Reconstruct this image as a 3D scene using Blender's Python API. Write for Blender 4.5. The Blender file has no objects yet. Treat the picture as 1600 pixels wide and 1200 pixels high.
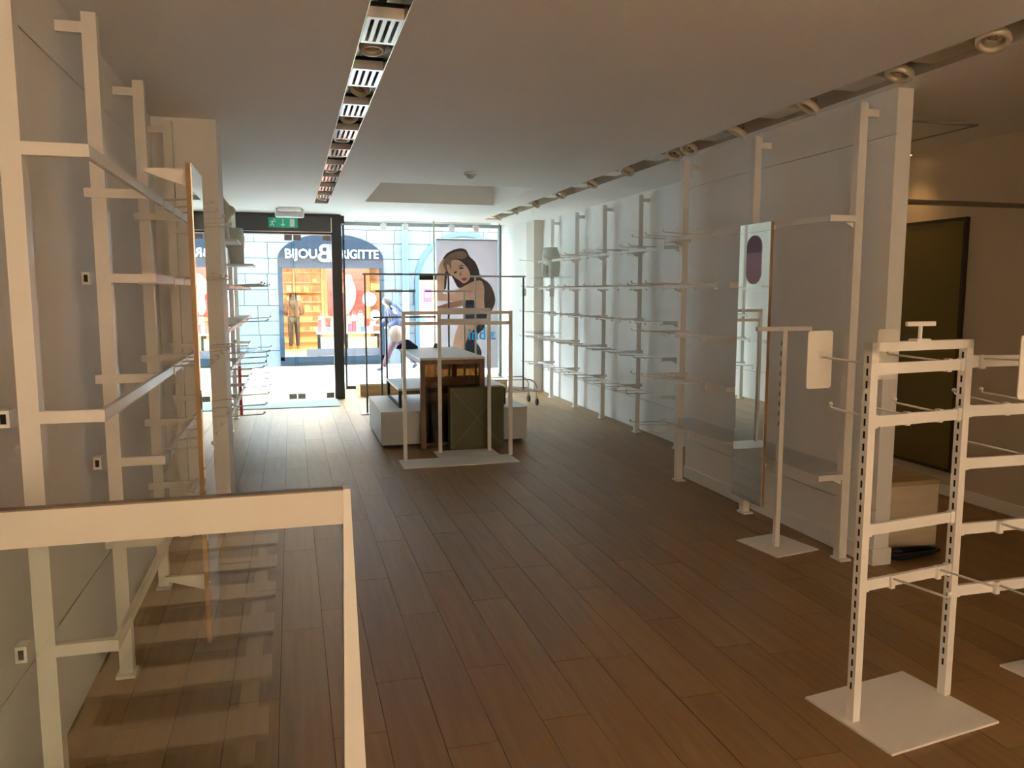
import bpy, bmesh, math, random
from mathutils import Vector, Matrix
random.seed(7)
sc = bpy.context.scene
COL = sc.collection
# ------------------------------------------------------------------ camera
F = 1240.0; EYE = 1.6                      # focal length in pixels of a 1600x1200 frame, eye height in metres
TH = math.atan(145 / F); PSI = math.atan(346 * math.cos(TH) / F)
cd = bpy.data.cameras.new('camera'); cam = bpy.data.objects.new('camera', cd); COL.objects.link(cam)
cd.sensor_width = 36; cd.lens = F / 1600 * 36; cd.clip_start = 0.05; cd.clip_end = 200
cam.location = (0, 0, EYE); cam.rotation_euler = (math.pi / 2 - TH, 0, -PSI)
sc.camera = cam
# ------------------------------------------------------------------ world, lights, exposure
w = bpy.data.worlds.new('world'); sc.world = w; w.use_nodes = True
bg = w.node_tree.nodes['Background']
bg.inputs['Color'].default_value = (0.79, 0.90, 1.0, 1); bg.inputs['Strength'].default_value = 24.5
def area(name, loc, rot, sx, sy, power, col):
    l = bpy.data.lights.new(name, 'AREA'); l.shape = 'RECTANGLE'; l.size = sx; l.size_y = sy
    l.energy = power; l.color = col
    o = bpy.data.objects.new(name, l); COL.objects.link(o); o.location = loc; o.rotation_euler = rot
    return o
p = area('window_portal', (1.35, 13.6, 1.4), (-math.pi/2, 0, 0), 5.0, 2.8, 1, (1, 1, 1)); p.data.cycles.is_portal = True
area('street_shop_lamp', (0.9, 20.6, 2.62), (0, 0, 0), 2.4, 3.4, 620, (1.0, 0.80, 0.55))
area('street_shop_lamp', (4.0, 20.0, 2.62), (0, 0, 0), 2.0, 2.4, 330, (1.0, 0.80, 0.58))
sc.view_settings.view_transform = 'Standard'; sc.view_settings.look = 'None'
sc.view_settings.gamma = 1; sc.view_settings.use_curve_mapping = False
sc.view_settings.exposure = 1.0
sc.cycles.max_bounces = 12; sc.cycles.diffuse_bounces = 6; sc.cycles.transparent_max_bounces = 24
sc.cycles.glossy_bounces = 5; sc.cycles.sample_clamp_indirect = 8

# ------------------------------------------------------------------ helpers
def proj(X, Y, Z):
    ct, st, cp, sp = math.cos(TH), math.sin(TH), math.cos(PSI), math.sin(PSI)
    d = (X, Y, Z - EYE)
    q = [sum(a*b for a, b in zip(d, v)) for v in ((cp, -sp, 0), (sp*st, cp*st, ct), (sp*ct, cp*ct, -st))]
    if q[2] < .05: return None
    return 800 + F*q[0]/q[2], 600 - F*q[1]/q[2]

MATS = {}
def mat(name, col, rough=0.5, metal=0.0, vary=0.06, scale=3.0, bump=0.0, bscale=60.0, spec=0.5, emit=None, estr=0):
    if name in MATS: return MATS[name]
    m = bpy.data.materials.new(name); m.use_nodes = True; nt = m.node_tree; b = nt.nodes['Principled BSDF']
    b.inputs['Roughness'].default_value = rough; b.inputs['Metallic'].default_value = metal
    b.inputs['Specular IOR Level'].default_value = spec
    tc = nt.nodes.new('ShaderNodeTexCoord')
    n = nt.nodes.new('ShaderNodeTexNoise'); n.inputs['Scale'].default_value = scale; n.inputs['Detail'].default_value = 4
    nt.links.new(tc.outputs['Object'], n.inputs['Vector'])
    r = nt.nodes.new('ShaderNodeMix'); r.data_type = 'RGBA'
    lo = [max(0, c*(1-vary)) for c in col]; hi = [min(1, c*(1+vary)) for c in col]
    r.inputs['A'].default_value = (*lo, 1); r.inputs['B'].default_value = (*hi, 1)
    nt.links.new(n.outputs['Fac'], r.inputs['Factor']); nt.links.new(r.outputs['Result'], b.inputs['Base Color'])
    if bump:
        n2 = nt.nodes.new('ShaderNodeTexNoise'); n2.inputs['Scale'].default_value = bscale
        nt.links.new(tc.outputs['Object'], n2.inputs['Vector'])
        bp = nt.nodes.new('ShaderNodeBump'); bp.inputs['Strength'].default_value = bump; bp.inputs['Distance'].default_value = 0.01
        nt.links.new(n2.outputs['Fac'], bp.inputs['Height']); nt.links.new(bp.outputs['Normal'], b.inputs['Normal'])
    if emit:
        b.inputs['Emission Color'].default_value = (*emit, 1); b.inputs['Emission Strength'].default_value = estr
    MATS[name] = m; return m
def glass(name, tint=(0.95, 0.98, 0.97), rough=0.0, ior=1.45):
    m = bpy.data.materials.new(name); m.use_nodes = True; nt = m.node_tree; nt.nodes.clear()
    o = nt.nodes.new('ShaderNodeOutputMaterial'); t = nt.nodes.new('ShaderNodeBsdfTransparent'); g = nt.nodes.new('ShaderNodeBsdfGlossy')
    f = nt.nodes.new('ShaderNodeLayerWeight'); f.inputs['Blend'].default_value = 0.5; mx = nt.nodes.new('ShaderNodeMixShader')
    pw = nt.nodes.new('ShaderNodeMath'); pw.operation = 'POWER'; pw.inputs[1].default_value = 5.0       # Schlick's reflectance of a thin pane
    ma = nt.nodes.new('ShaderNodeMath'); ma.operation = 'MULTIPLY_ADD'; f0 = ((ior-1)/(ior+1))**2; ma.inputs[1].default_value = 1-f0; ma.inputs[2].default_value = f0
    nt.links.new(f.outputs['Facing'], pw.inputs[0]); nt.links.new(pw.outputs[0], ma.inputs[0])
    t.inputs['Color'].default_value = (*tint, 1); g.inputs['Roughness'].default_value = rough
    nt.links.new(ma.outputs[0], mx.inputs['Fac']); nt.links.new(t.outputs['BSDF'], mx.inputs[1]); nt.links.new(g.outputs['BSDF'], mx.inputs[2])
    nt.links.new(mx.outputs['Shader'], o.inputs['Surface'])
    MATS[name] = m; return m
def wood(name, dark, light, rough=0.35, sx=2.0, sy=14.0, island=False, objrand=False, axis=1, spec=0.5):
    m = bpy.data.materials.new(name); m.use_nodes = True; nt = m.node_tree; b = nt.nodes['Principled BSDF']
    b.inputs['Roughness'].default_value = rough; b.inputs['Specular IOR Level'].default_value = spec
    tc = nt.nodes.new('ShaderNodeTexCoord'); mp = nt.nodes.new('ShaderNodeMapping')
    s = [sy, sy, sy]; s[axis] = sx; mp.inputs['Scale'].default_value = s
    nt.links.new(tc.outputs['Object'], mp.inputs['Vector'])
    n = nt.nodes.new('ShaderNodeTexNoise'); n.noise_dimensions = '4D'; n.inputs['Scale'].default_value = 1.5; n.inputs['Detail'].default_value = 6
    n.inputs['Distortion'].default_value = 0.6
    nt.links.new(mp.outputs['Vector'], n.inputs['Vector'])
    fac = n.outputs['Fac']
    if island or objrand:
        src = nt.nodes.new('ShaderNodeNewGeometry').outputs['Random Per Island'] if island else nt.nodes.new('ShaderNodeObjectInfo').outputs['Random']
        mu = nt.nodes.new('ShaderNodeMath'); mu.operation = 'MULTIPLY'; mu.inputs[1].default_value = 37.0
        nt.links.new(src, mu.inputs[0]); nt.links.new(mu.outputs[0], n.inputs['W'])
        a = nt.nodes.new('ShaderNodeMath'); a.operation = 'MULTIPLY_ADD'; a.inputs[1].default_value = 0.3; a.inputs[2].default_value = -0.15
        nt.links.new(src, a.inputs[0])
        ad = nt.nodes.new('ShaderNodeMath'); ad.operation = 'ADD'; nt.links.new(n.outputs['Fac'], ad.inputs[0]); nt.links.new(a.outputs[0], ad.inputs[1])
        fac = ad.outputs[0]
    r = nt.nodes.new('ShaderNodeValToRGB'); r.color_ramp.elements[0].position = 0.25; r.color_ramp.elements[1].position = 0.75
    r.color_ramp.elements[0].color = (*dark, 1); r.color_ramp.elements[1].color = (*light, 1)
    nt.links.new(fac, r.inputs['Fac']); nt.links.new(r.outputs['Color'], b.inputs['Base Color'])
    bp = nt.nodes.new('ShaderNodeBump'); bp.inputs['Strength'].default_value = 0.08; bp.inputs['Distance'].default_value = 0.004
    nt.links.new(n.outputs['Fac'], bp.inputs['Height']); nt.links.new(bp.outputs['Normal'], b.inputs['Normal'])
    MATS[name] = m; return m

WASH = 60.0
WALL = mat('wall_paint', (0.84, 0.83, 0.80), 0.55, vary=0.03, scale=1.2, bump=0.05, bscale=180)
CEIL = mat('ceiling_plaster', (0.88, 0.865, 0.84), 0.7, vary=0.04, scale=0.9, bump=0.06, bscale=120)
WMET = mat('white_enamel', (0.80, 0.77, 0.72), 0.35, vary=0.03, scale=6)
DARKHOLE = mat('dark_hollow', (0.01, 0.01, 0.01), 0.8)
BLACK = mat('black_metal', (0.012, 0.014, 0.017), 0.4, vary=0.2)
GREYMET = mat('grey_metal', (0.16, 0.16, 0.16), 0.35, 0.8)
CHROME = mat('chrome_tube', (0.55, 0.56, 0.58), 0.2, 1.0)
MIRR = mat('mirror_silver', (0.86, 0.90, 0.89), 0.01, 1.0, vary=0.0)
OAK = wood('oak_edge', (0.22, 0.12, 0.045), (0.38, 0.22, 0.085), 0.45, axis=2)
GLASS = glass('clear_glass')
SHELFG = glass('shelf_glass', (0.97, 0.985, 0.98), ior=1.3)
CREAM = mat('cream_rail', (0.66, 0.62, 0.55), 0.4, vary=0.04)

class MB:
    def __init__(s): s.v = []; s.f = []; s.mi = []
    def add(s, vs, fs):
        n = len(s.v); s.v += [tuple(v) for v in vs]; s.f += [tuple(i + n for i in f) for f in fs]; return s
    def box(s, x0, x1, y0, y1, z0, z1):
        return s.add([(x0,y0,z0),(x1,y0,z0),(x1,y1,z0),(x0,y1,z0),(x0,y0,z1),(x1,y0,z1),(x1,y1,z1),(x0,y1,z1)],
              [(0,3,2,1),(4,5,6,7),(0,1,5,4),(1,2,6,5),(2,3,7,6),(3,0,4,7)])
    def bar(s, a, b, wd, hg, up=(0,0,1)):            # square bar from a to b
        a, b = Vector(a), Vector(b); d = (b-a).normalized(); u = Vector(up)
        sd = d.cross(u)
        if sd.length < 1e-4: sd = d.cross(Vector((1,0,0)))
        sd.normalize(); u = sd.cross(d)
        q = [(-1,-1),(1,-1),(1,1),(-1,1)]
        vs = [p + sd*(i*wd/2) + u*(j*hg/2) for p in (a, b) for i, j in q]
        return s.add(vs, [(0,1,2,3),(7,6,5,4),(0,4,5,1),(1,5,6,2),(2,6,7,3),(3,7,4,0)])
    def tube(s, pts, r, n=8):
        pts = [Vector(p) for p in pts]; rs = r if isinstance(r, (list, tuple)) else [r]*len(pts)
        vs = []; fs = []
        d0 = (pts[1]-pts[0]).normalized(); u = Vector((0,0,1)) if abs(d0.z) < .9 else Vector((1,0,0))
        for i, p in enumerate(pts):
            d = (pts[min(i+1, len(pts)-1)] - pts[max(i-1, 0)]).normalized()
            sd = d.cross(u).normalized(); u2 = sd.cross(d)
            for k in range(n):
                t = 2*math.pi*k/n; vs.append(p + sd*(math.cos(t)*rs[i]) + u2*(math.sin(t)*rs[i]))
        for i in range(len(pts)-1):
            for k in range(n): fs.append((i*n+k, i*n+(k+1)%n, (i+1)*n+(k+1)%n, (i+1)*n+k))
        fs.append(tuple(range(n))[::-1]); fs.append(tuple((len(pts)-1)*n+k for k in range(n)))
        return s.add(vs, fs)
    def ball(s, c, r, n=8, sz=(1,1,1)):
        vs = []; fs = []; m = max(4, n//2+1)
        for i in range(m+1):
            ph = math.pi*i/m
            for k in range(n):
                t = 2*math.pi*k/n
                vs.append((c[0]+r*sz[0]*math.sin(ph)*math.cos(t), c[1]+r*sz[1]*math.sin(ph)*math.sin(t), c[2]+r*sz[2]*math.cos(ph)))
        for i in range(m):
            for k in range(n): fs.append((i*n+k, (i+1)*n+k, (i+1)*n+(k+1)%n, i*n+(k+1)%n))
        return s.add(vs, fs)
    def prism(s, poly, d0, d1, plane='XZ'):           # polygon in a plane, extruded along the third axis
        def P(a, b, d): return {'XZ': (a, d, b), 'YZ': (d, a, b), 'XY': (a, b, d)}[plane]
        n = len(poly); vs = [P(a, b, d) for d in (d0, d1) for a, b in poly]
        return s.add(vs, [tuple(range(n)), tuple(range(2*n-1, n-1, -1))] + [(i, (i+1)%n, n+(i+1)%n, n+i) for i in range(n)])
    def loft(s, rings, cap=True):
        n = len(rings[0]); vs = [v for r in rings for v in r]
        fs = [(i*n+k, i*n+(k+1)%n, (i+1)*n+(k+1)%n, (i+1)*n+k) for i in range(len(rings)-1) for k in range(n)]
        if cap: fs += [tuple(range(n))[::-1], tuple((len(rings)-1)*n+k for k in range(n))]
        return s.add(vs, fs)
    def xf(s, M):
        s.v = [tuple(M @ Vector(v)) for v in s.v]; return s
    def build(s, name, m, parent=None, smooth=False, bevel=0.0, kind=None):
        off = Vector((0,0,0)); q = parent
        while q is not None: off += q.location; q = q.parent
        me = bpy.data.meshes.new(name); me.from_pydata([tuple(Vector(v)-off) for v in s.v], [], s.f)
        bm = bmesh.new(); bm.from_mesh(me); bmesh.ops.recalc_face_normals(bm, faces=bm.faces); bm.to_mesh(me); bm.free()
        if smooth:
            for pl in me.polygons: pl.use_smooth = True
        me.materials.append(m if not isinstance(m, str) else MATS[m])
        o = bpy.data.objects.new(name, me); COL.objects.link(o)
        if parent: o.parent = parent
        if bevel:
            b = o.modifiers.new('bevel', 'BEVEL'); b.width = bevel; b.segments = 2; b.limit_method = 'ANGLE'
        if kind: o['kind'] = kind
        return o
def tag(o, label, cat, group=None):
    o['label'] = label; o['category'] = cat
    if group: o['group'] = group
    return o
def thing(name, loc, label, cat, group=None, setting=False):
    o = bpy.data.objects.new(name, None); COL.objects.link(o); o.location = loc; o.empty_display_size = .1
    if setting: o['kind'] = 'structure'; o['label'] = label; return o
    return tag(o, label, cat, group)
def struct(o): o['kind'] = 'structure'; return o
def clone(root, loc, rotz=0, label=None, group=None, roty=0):
    r = root.copy(); COL.objects.link(r); r.location = loc; r.rotation_euler = (0, roty, rotz)
    if label: r['label'] = label
    if group: r['group'] = group
    for ch in root.children:
        c = ch.copy(); COL.objects.link(c); c.parent = r
        for g in ch.children:
            d = g.copy(); COL.objects.link(d); d.parent = c
    return r
def smooth_poly(pts, n=5):                             # closed Catmull-Rom through the points
    out = []; k = len(pts)
    for i in range(k):
        p0, p1, p2, p3 = pts[i-1], pts[i], pts[(i+1) % k], pts[(i+2) % k]
        for j in range(n):
            t = j/n
            out.append(tuple(.5*((2*b)+(c-a)*t+(2*a-5*b+4*c-d)*t*t+(-a+3*b-3*c+d)*t**3) for a, b, c, d in zip(p0, p1, p2, p3)))
    return out

HC = 2.71; XL = -0.83; XR = 3.87; XP = 3.243; XS = 4.93; YB = -4.0
# ------------------------------------------------------------------ floor: planks
DUST = mat('joint_dark', (0.02, 0.013, 0.007), 0.8)
fl = struct(MB().box(-1.6, 5.2, YB-.1, 13.3, -0.2, -0.004).build('floor', DUST))
PW, PL = 0.19, 1.2
FLOORW = wood('floor_wood', (0.210, 0.113, 0.036), (0.295, 0.170, 0.062), 0.45, sx=1.5, sy=22, objrand=True)
FLOORI = wood('floor_wood_far', (0.210, 0.113, 0.036), (0.295, 0.170, 0.062), 0.45, sx=1.5, sy=22, island=True)
pls = []; i = 0
x = XL - 0.02
while x < XS:
    off = random.random()*PL; y = YB - off
    while y < 13.22:
        a, b = max(y, YB), min(y+PL, 13.22)
        if b - a > .05:
            c = proj(x+PW/2, (a+b)/2, 0); d = (a+b)/2
            vis = c is not None and -150 < c[0] < 1750 and c[1] < 1330 and d > 1.2
            pls.append((vis, (x+PW/2)**2+d*d, x, a, b))
        y += PL
    x += PW
pls.sort(key=lambda q: (not q[0], q[1]))
pm = MB().box(-PW/2+.0012, PW/2-.0012, -.5, .5, -.004, 0.0)
me0 = None; rest = MB()
for k, (v, d, x, a, b) in enumerate(pls):
    if k < 300:
        if me0 is None:
            o = pm.build('plank', FLOORW, fl); me0 = o.data
        else:
            o = bpy.data.objects.new('plank', me0); COL.objects.link(o); o.parent = fl
        o.location = (x+PW/2, (a+b)/2, 0); o.scale = (1, (b-a)-.0024, 1)
    else: rest.box(x+.0012, x+PW-.0012, a+.0012, b-.0012, -.004, 0)
rest.build('far_planks', FLOORI, fl, kind='stuff')

# ------------------------------------------------------------------ walls with panels
def wall_panels(name, x, y0, y1, side, zs, mt=WALL, base=True):
    """wall parallel to Y at plane x; room on +side; panels proud of the wall, joints between"""
    t = 0.012*side
    wb = struct(MB().box(min(x-.15*side, x-t), max(x-.15*side, x-t), y0, y1, 0, HC+.2).build(name, mat('joint_grey', (.35, .33, .30), .8)))
    for z0, z1 in zip(zs[:-1], zs[1:]):
        MB().box(min(x-t, x), max(x-t, x), y0, y1, z0+.003, z1-.003).build('wall_panel', mt, wb, bevel=.002)
    return wb
wall_panels('wall_left', XL, YB, 12.3, 1, [0, .42, 2.46, HC+.01])
wall_panels('wall_right', XR, 6.1, 12.12, -1, [0, .36, HC+.01])
# partition: a free wall end that stands out into the room
pb = struct(MB().box(XP+.012, 3.35, 3.78, 6.1, 0, HC+.1).build('wall_partition', WALL))
for z0, z1 in ((0, .33), (.33, 2.46), (2.46, HC+.01)):
    MB().box(XP, XP+.012, 3.775, 6.1, z0+.002, z1-.002).build('wall_panel', WALL, pb, bevel=.002)
struct(MB().box(XP-.012, 3.362, 3.765, 6.1, 0.0, .10).build('baseboard_partition', WALL, bevel=.003))
struct(MB().box(3.35, XS+.15, 5.98, 6.1, 0, HC+.2).build('wall_return', WALL))
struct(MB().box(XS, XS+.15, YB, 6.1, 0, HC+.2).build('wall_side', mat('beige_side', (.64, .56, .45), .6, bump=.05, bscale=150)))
struct(MB().box(XS-.012, XS, YB, 5.98, 0, .09).build('baseboard_side', WALL, bevel=.003))
struct(MB().box(-1.0, XS+.15, YB-.15, YB, 0, HC+.2).build('wall_back', WALL))
struct(MB().box(3.5, 3.62, YB, 1.7, 0, HC+.1).build('wall_added_blocker', WALL))  # unseen wall added to keep the washers' bounce out of the side room
# pier standing out of the left wall
struct(MB().box(XL-.1, -.437, 5.66, 6.05, 0, HC+.05).build('wall_pier', WALL))
# right end by the shop window
struct(MB().box(3.72, XR+.15, 12.12, 12.55, 0, HC+.1).build('wall_pilaster', mat('beige_paint', (.62, .57, .50), .6)))
m = MB(); m.prism([(3.76, 12.5), (4.1, 12.5), (4.1, 13.4), (3.47, 13.4), (3.47, 13.2)], 0, HC+.1, 'XY')
struct(m.build('wall_window_end', WALL))
struct(MB().box(-2.2, -.93, 12.02, 12.3, 0, HC+.2).build('wall_front', WALL))

# ------------------------------------------------------------------ ceiling with two light channels and a raised recess
T1, T2 = (0.329, 0.492), (2.935, 3.165)
R = (0.928, 2.585, 8.40, 10.22)
cl = MB()
def cb(x0, x1, y0, y1, z0=HC, z1=HC+.2): cl.box(x0, x1, y0, y1, z0, z1)
YE = 13.35
cb(-1.1, T1[0], YB-.1, 12.3); cb(-1.1, T1[0], 12.3, YE)
cb(T1[0], T1[1], 10.58, YE); cb(T1[0], T1[1], YB-.1, -2.5)
cb(T1[1], R[0], YB-.1, YE); cb(R[1], T2[0], YB-.1, YE)
cb(R[0], R[1], YB-.1, R[2]); cb(R[0], R[1], R[3], YE)
cb(T2[0], T2[1], 12.2, YE); cb(T2[0], T2[1], YB-.1, 0.2)
cb(T2[1], XS+.2, YB-.1, YE)
cb(R[0]-.1, R[1]+.1, R[2]-.1, R[3]+.1, HC+.62, HC+.72)
cb(R[0]-.1, R[0], R[2]-.1, R[3]+.1, HC+.2, HC+.62); cb(R[1], R[1]+.1, R[2]-.1, R[3]+.1, HC+.2, HC+.62)
cb(R[0], R[1], R[2]-.1, R[2], HC+.2, HC+.62); cb(R[0], R[1], R[3], R[3]+.1, HC+.2, HC+.62)
struct(cl.build('ceiling', CEIL))
CHAN = mat('channel_bronze', (0.42, 0.33, 0.22), 0.22, 0.85, vary=.1)
CHAN2 = mat('channel_cream', (0.62, 0.55, 0.44), 0.35, 0.3, vary=.1)
def channel(T, y0, y1, label, CHAN=CHAN, TRK=BLACK):
    t = thing('light_channel', ((T[0]+T[1])/2, y0, HC), label, 'light channel')
    MB().box(T[0], T[1], y0, y1, HC+.13, HC+.15).build('channel_top', CHAN, t)
    MB().box(T[0], T[0]+.004, y0, y1, HC, HC+.13).build('channel_side', CHAN, t)
    MB().box(T[1]-.004, T[1], y0, y1, HC, HC+.13).build('channel_side', CHAN, t)
    xm = (T[0]+T[1])/2
    MB().box(xm-.018, xm+.018, y0, y1, HC+.10, HC+.13).build('power_track', TRK, t)
    return t
channel(T1, -2.5, 10.58, 'long narrow recessed channel full of louvred lamps running to the door')
channel(T2, 0.2, 12.2, 'long narrow recessed spotlight channel beside the right hand shelving wall', CHAN2, CHAN)
WGLOSS = mat('white_gloss', (0.86, 0.87, 0.88), 0.18, 0.3, vary=.02)
SPOTC = mat('spot_cream', (0.62, 0.54, 0.42), 0.3, 0.2)
BULB = mat('bulb_glass', (0.75, 0.73, 0.68), 0.08, 0.9)
# louvre lamp and spot prototypes
xm = (T1[0]+T1[1])/2
LORD = 'first second third fourth fifth sixth seventh eighth ninth tenth eleventh twelfth'.split()
lv = thing('louvre_lamp', (xm, 3.58, HC), 'ninth white louvred lamp panel from the door in the ceiling channel', 'ceiling lamp', 'louvred lamps in the channel')
W2 = (T1[1]-T1[0])/2-.006
for k in range(5):
    xx = xm - W2 + .008 + k*(2*W2-.016)/4
    MB().box(xx-.009, xx+.009, 3.43, 3.73, HC-.003, HC+.03).build('louvre_blade', WGLOSS, lv)
MB().box(xm-W2, xm+W2, 3.405, 3.432, HC-.004, HC+.04).build('end_frame', WGLOSS, lv)
MB().box(xm-W2, xm+W2, 3.728, 3.755, HC-.004, HC+.04).build('end_frame', WGLOSS, lv)
MB().box(xm-W2, xm+W2, 3.41, 3.75, HC+.05, HC+.06).build('lamp_back', DARKHOLE, lv)
def torus(c, R_, r, M, n=18, k=6):
    mb = MB(); rings = []
    vs = []; fs = []
    for i in range(n):
        a = 2*math.pi*i/n
        for j in range(k):
            b = 2*math.pi*j/k
            vs.append(Vector(((R_+r*math.cos(b))*math.cos(a), (R_+r*math.cos(b))*math.sin(a), r*1.8*math.sin(b))))
    for i in range(n):
        for j in range(k): fs.append((i*k+j, ((i+1) % n)*k+j, ((i+1) % n)*k+(j+1) % k, i*k+(j+1) % k))
    mb.add([Vector(c)+M @ v for v in vs], fs); return mb
def spot(loc, label, group, tilt, az, R_=.055):
    t = thing('spot_lamp', loc, label, 'spotlight', group); c = Vector(loc)
    M = (Matrix.Rotation(az, 3, 'Z') @ Matrix.Rotation(tilt, 3, 'X'))
    c2 = c + Vector((0, 0, .012))
    torus(c2, R_, .012, M).build('gimbal_ring', SPOTC, t, smooth=True)
    b = MB(); rings = []
    for rr, zz in ((.046, 0.0), (.04, .03), (.02, .06)):
        rings.append([c2 + M @ Vector((rr*math.cos(2*math.pi*k/14), rr*math.sin(2*math.pi*k/14), zz)) for k in range(14)])
    b.loft(rings); b.build('bulb', BULB, t, smooth=True)
    MB().box(c.x-.03, c.x+.03, c.y-.03, c.y+.03, HC+.085, HC+.10).build('mount', SPOTC, t)
    MB().tube([(c.x, c.y, HC+.09), tuple(c2 + M @ Vector((0, 0, .055)))], .012).build('stem', SPOTC, t)
    return t
for k in range(9):
    y = 3.58 + .78*k
    if k: clone(lv, (xm, y, HC), 0, '%s white louvred lamp panel from the door in the ceiling channel' % LORD[8-k])
    spot((xm, y+.39 if k < 8 else 10.3, HC+.03), '%s round spotlight from the door in the louvred ceiling channel' % LORD[8-k], 'spotlights between the louvres', random.uniform(-.6, .6), random.uniform(-1, 1), .052)
spot((xm, 3.19, HC+.03), 'tenth round spotlight from the door in the louvred ceiling channel', 'spotlights between the louvres', .5, .4, .052)
xr = (T2[0]+T2[1])/2
for k, y in enumerate((2.98, 3.55, 4.3, 5.1, 5.8, 6.05, 7.0, 7.9, 8.9, 9.9, 10.9, 11.8)):
    spot((xr, y, HC-.012), '%s round cream spotlight from the window in the channel along the shelving wall' % LORD[11-k], 'spotlights along the shelving wall', random.uniform(.3, .7), random.uniform(1.0, 2.2), .062)
    if k != 4: tag(MB().box(xr-.07, xr+.07, y+.12, y+.42, HC+.012, HC+.06).build('lamp_driver', SPOTC, bevel=.006),
        'flat cream driver box just past the %s spotlight from the window, along the shelving wall' % LORD[11-k], 'driver box', 'driver boxes along the shelving wall')
# smoke detector, emergency light, hatch, downlight
t = thing('smoke_detector', (1.67, 7.5, HC), 'small white smoke detector on the ceiling before the raised recess', 'smoke detector')
MB().tube([(1.67, 7.5, HC), (1.67, 7.5, HC-.02)], .06, 20).build('base', WGLOSS, t)
MB().tube([(1.67, 7.5, HC-.02), (1.67, 7.5, HC-.045), (1.67, 7.5, HC-.055)], [.042, .036, .02], 16).build('sensor_head', mat('grey_plastic', (.5, .5, .5), .5), t)
t = thing('emergency_light', (0.02, 11.3, HC), 'white emergency light box on the ceiling above the entrance door', 'emergency light')
MB().box(-.13, .17, 11.14, 11.30, HC-.045, HC).build('housing', WGLOSS, t, bevel=.008)
MB().box(-.17, .21, 11.32, 11.46, HC-.115, HC).build('diffuser', mat('frosted', (.82, .84, .88), .3), t, bevel=.02)
t = thing('ceiling_hatch', (4.25, 4.8, HC), 'flush square access hatch in the ceiling of the side room', 'hatch')
MB().box(3.95, 4.45, 4.46, 5.1, HC-.006, HC).build('hatch_panel', CEIL, t)
for a in ((3.93, 4.47, 4.44, 4.46), (3.93, 4.47, 5.1, 5.12), (3.93, 3.95, 4.46, 5.1), (4.45, 4.47, 4.46, 5.1)):
    MB().box(*a, HC-.012, HC).build('hatch_frame', mat('hatch_grey', (.3, .28, .24), .6), t)
t = thing('ceiling_downlight', (4.78, 5.45, HC), 'small warm downlight glowing on the side room ceiling', 'downlight')
MB().tube([(4.78, 5.45, HC), (4.78, 5.45, HC-.03)], .06, 16).build('rim', SPOTC, t)
MB().tube([(4.78, 5.45, HC-.03), (4.78, 5.45, HC-.035)], .045, 16).build('lens', mat('warm_lens', (1, .8, .5), .4, emit=(1, .62, .25), estr=2.0), t)
l = bpy.data.lights.new('downlight_light', 'SPOT'); l.energy = 7; l.color = (1, .55, .2); l.spot_size = 2.2; l.spot_blend = 1; l.shadow_soft_size = .05
lo = bpy.data.objects.new('downlight_light', l); COL.objects.link(lo); lo.parent = t; lo.location = (0, 0, -.05); lo.rotation_euler = (0, .35, 0)

# added wall washers, unseen behind the camera, bouncing warm fill off the back wall
def added_washer(x, y, z, power, lb):
    t = thing('added_washer_lamp', (x, y, 0), 'added unseen wall washer lamp aimed at the back wall, %s' % lb, 'added fill lamp')
    MB().box(x-.45, x+.45, y, y+.05, z-.14, z+.14).build('lamp_head', BLACK, t); MB().tube([(x, y+.03, .02), (x, y+.03, z-.14)], .015).build('pole', BLACK, t)
    MB().box(x-.2, x+.2, y-.12, y+.18, 0, .02).build('base', BLACK, t)
    o = area('added_washer_light', (0, -.01, z), (-math.pi/2, 0, 0), .86, .24, power, (1.0, .76, .52)); o.parent = t
added_washer(.3, -2.7, 1.45, WASH, 'left one'); added_washer(2.2, -2.7, 1.45, WASH, 'right one')
# ------------------------------------------------------------------ shop front
DG = thing('entrance_door', (-.15, 12.1, 0), 'double frameless glass entrance door under a black header', 'door')
DG['kind'] = 'structure'; del DG['category']
MB().box(-.95, .74, 12.03, 12.25, 2.42, 2.71).build('header', BLACK, DG)
MB().box(-.93, .60, 12.015, 12.03, 2.455, 2.665).build('header_panel', mat('charcoal_panel', (.035, .04, .045), .25), DG)
MB().box(-.93, .605, 12.01, 12.02, 2.445, 2.455).build('header_trim', CHROME, DG)
MB().box(.595, .605, 12.01, 12.02, 2.455, 2.66).build('header_trim', CHROME, DG)
MB().box(.60, .74, 12.03, 12.22, 0, 2.42).build('door_post', BLACK, DG)
MB().box(-.97, -.90, 12.03, 12.22, 0, 2.42).build('door_post', BLACK, DG)
for x0, x1 in ((-.89, .045), (.06, .585)):
    lf = MB().box(x0, x1, 12.10, 12.112, .025, 2.40).build('door_leaf', GLASS, DG)
    for c0 in (x0, x1-.11):
        for z0 in (.012, 2.33):
            MB().box(c0, c0+.11, 12.09, 12.122, z0, z0+.08).build('patch_fitting', GREYMET, lf)
    MB().box(x1-.012 if x0 < 0 else x0, x1 if x0 < 0 else x0+.012, 12.096, 12.116, .1, 2.3).build('leaf_edge', glass('edge_glass', (.6, .8, .85)), lf)
SG = thing('exit_sign', (-.07, 12.0, 2.58), 'green emergency exit sign on the black door header', 'exit sign')
GREEN = mat('exit_green', (0.0, 0.15, 0.07), .4, emit=(0.0, .25, .12), estr=.35)
MB().box(-.275, .13, 11.995, 12.012, 2.505, 2.645).build('sign_panel', GREEN, SG)
PICT = mat('pictogram', (.75, .8, .78), .5)
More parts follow.
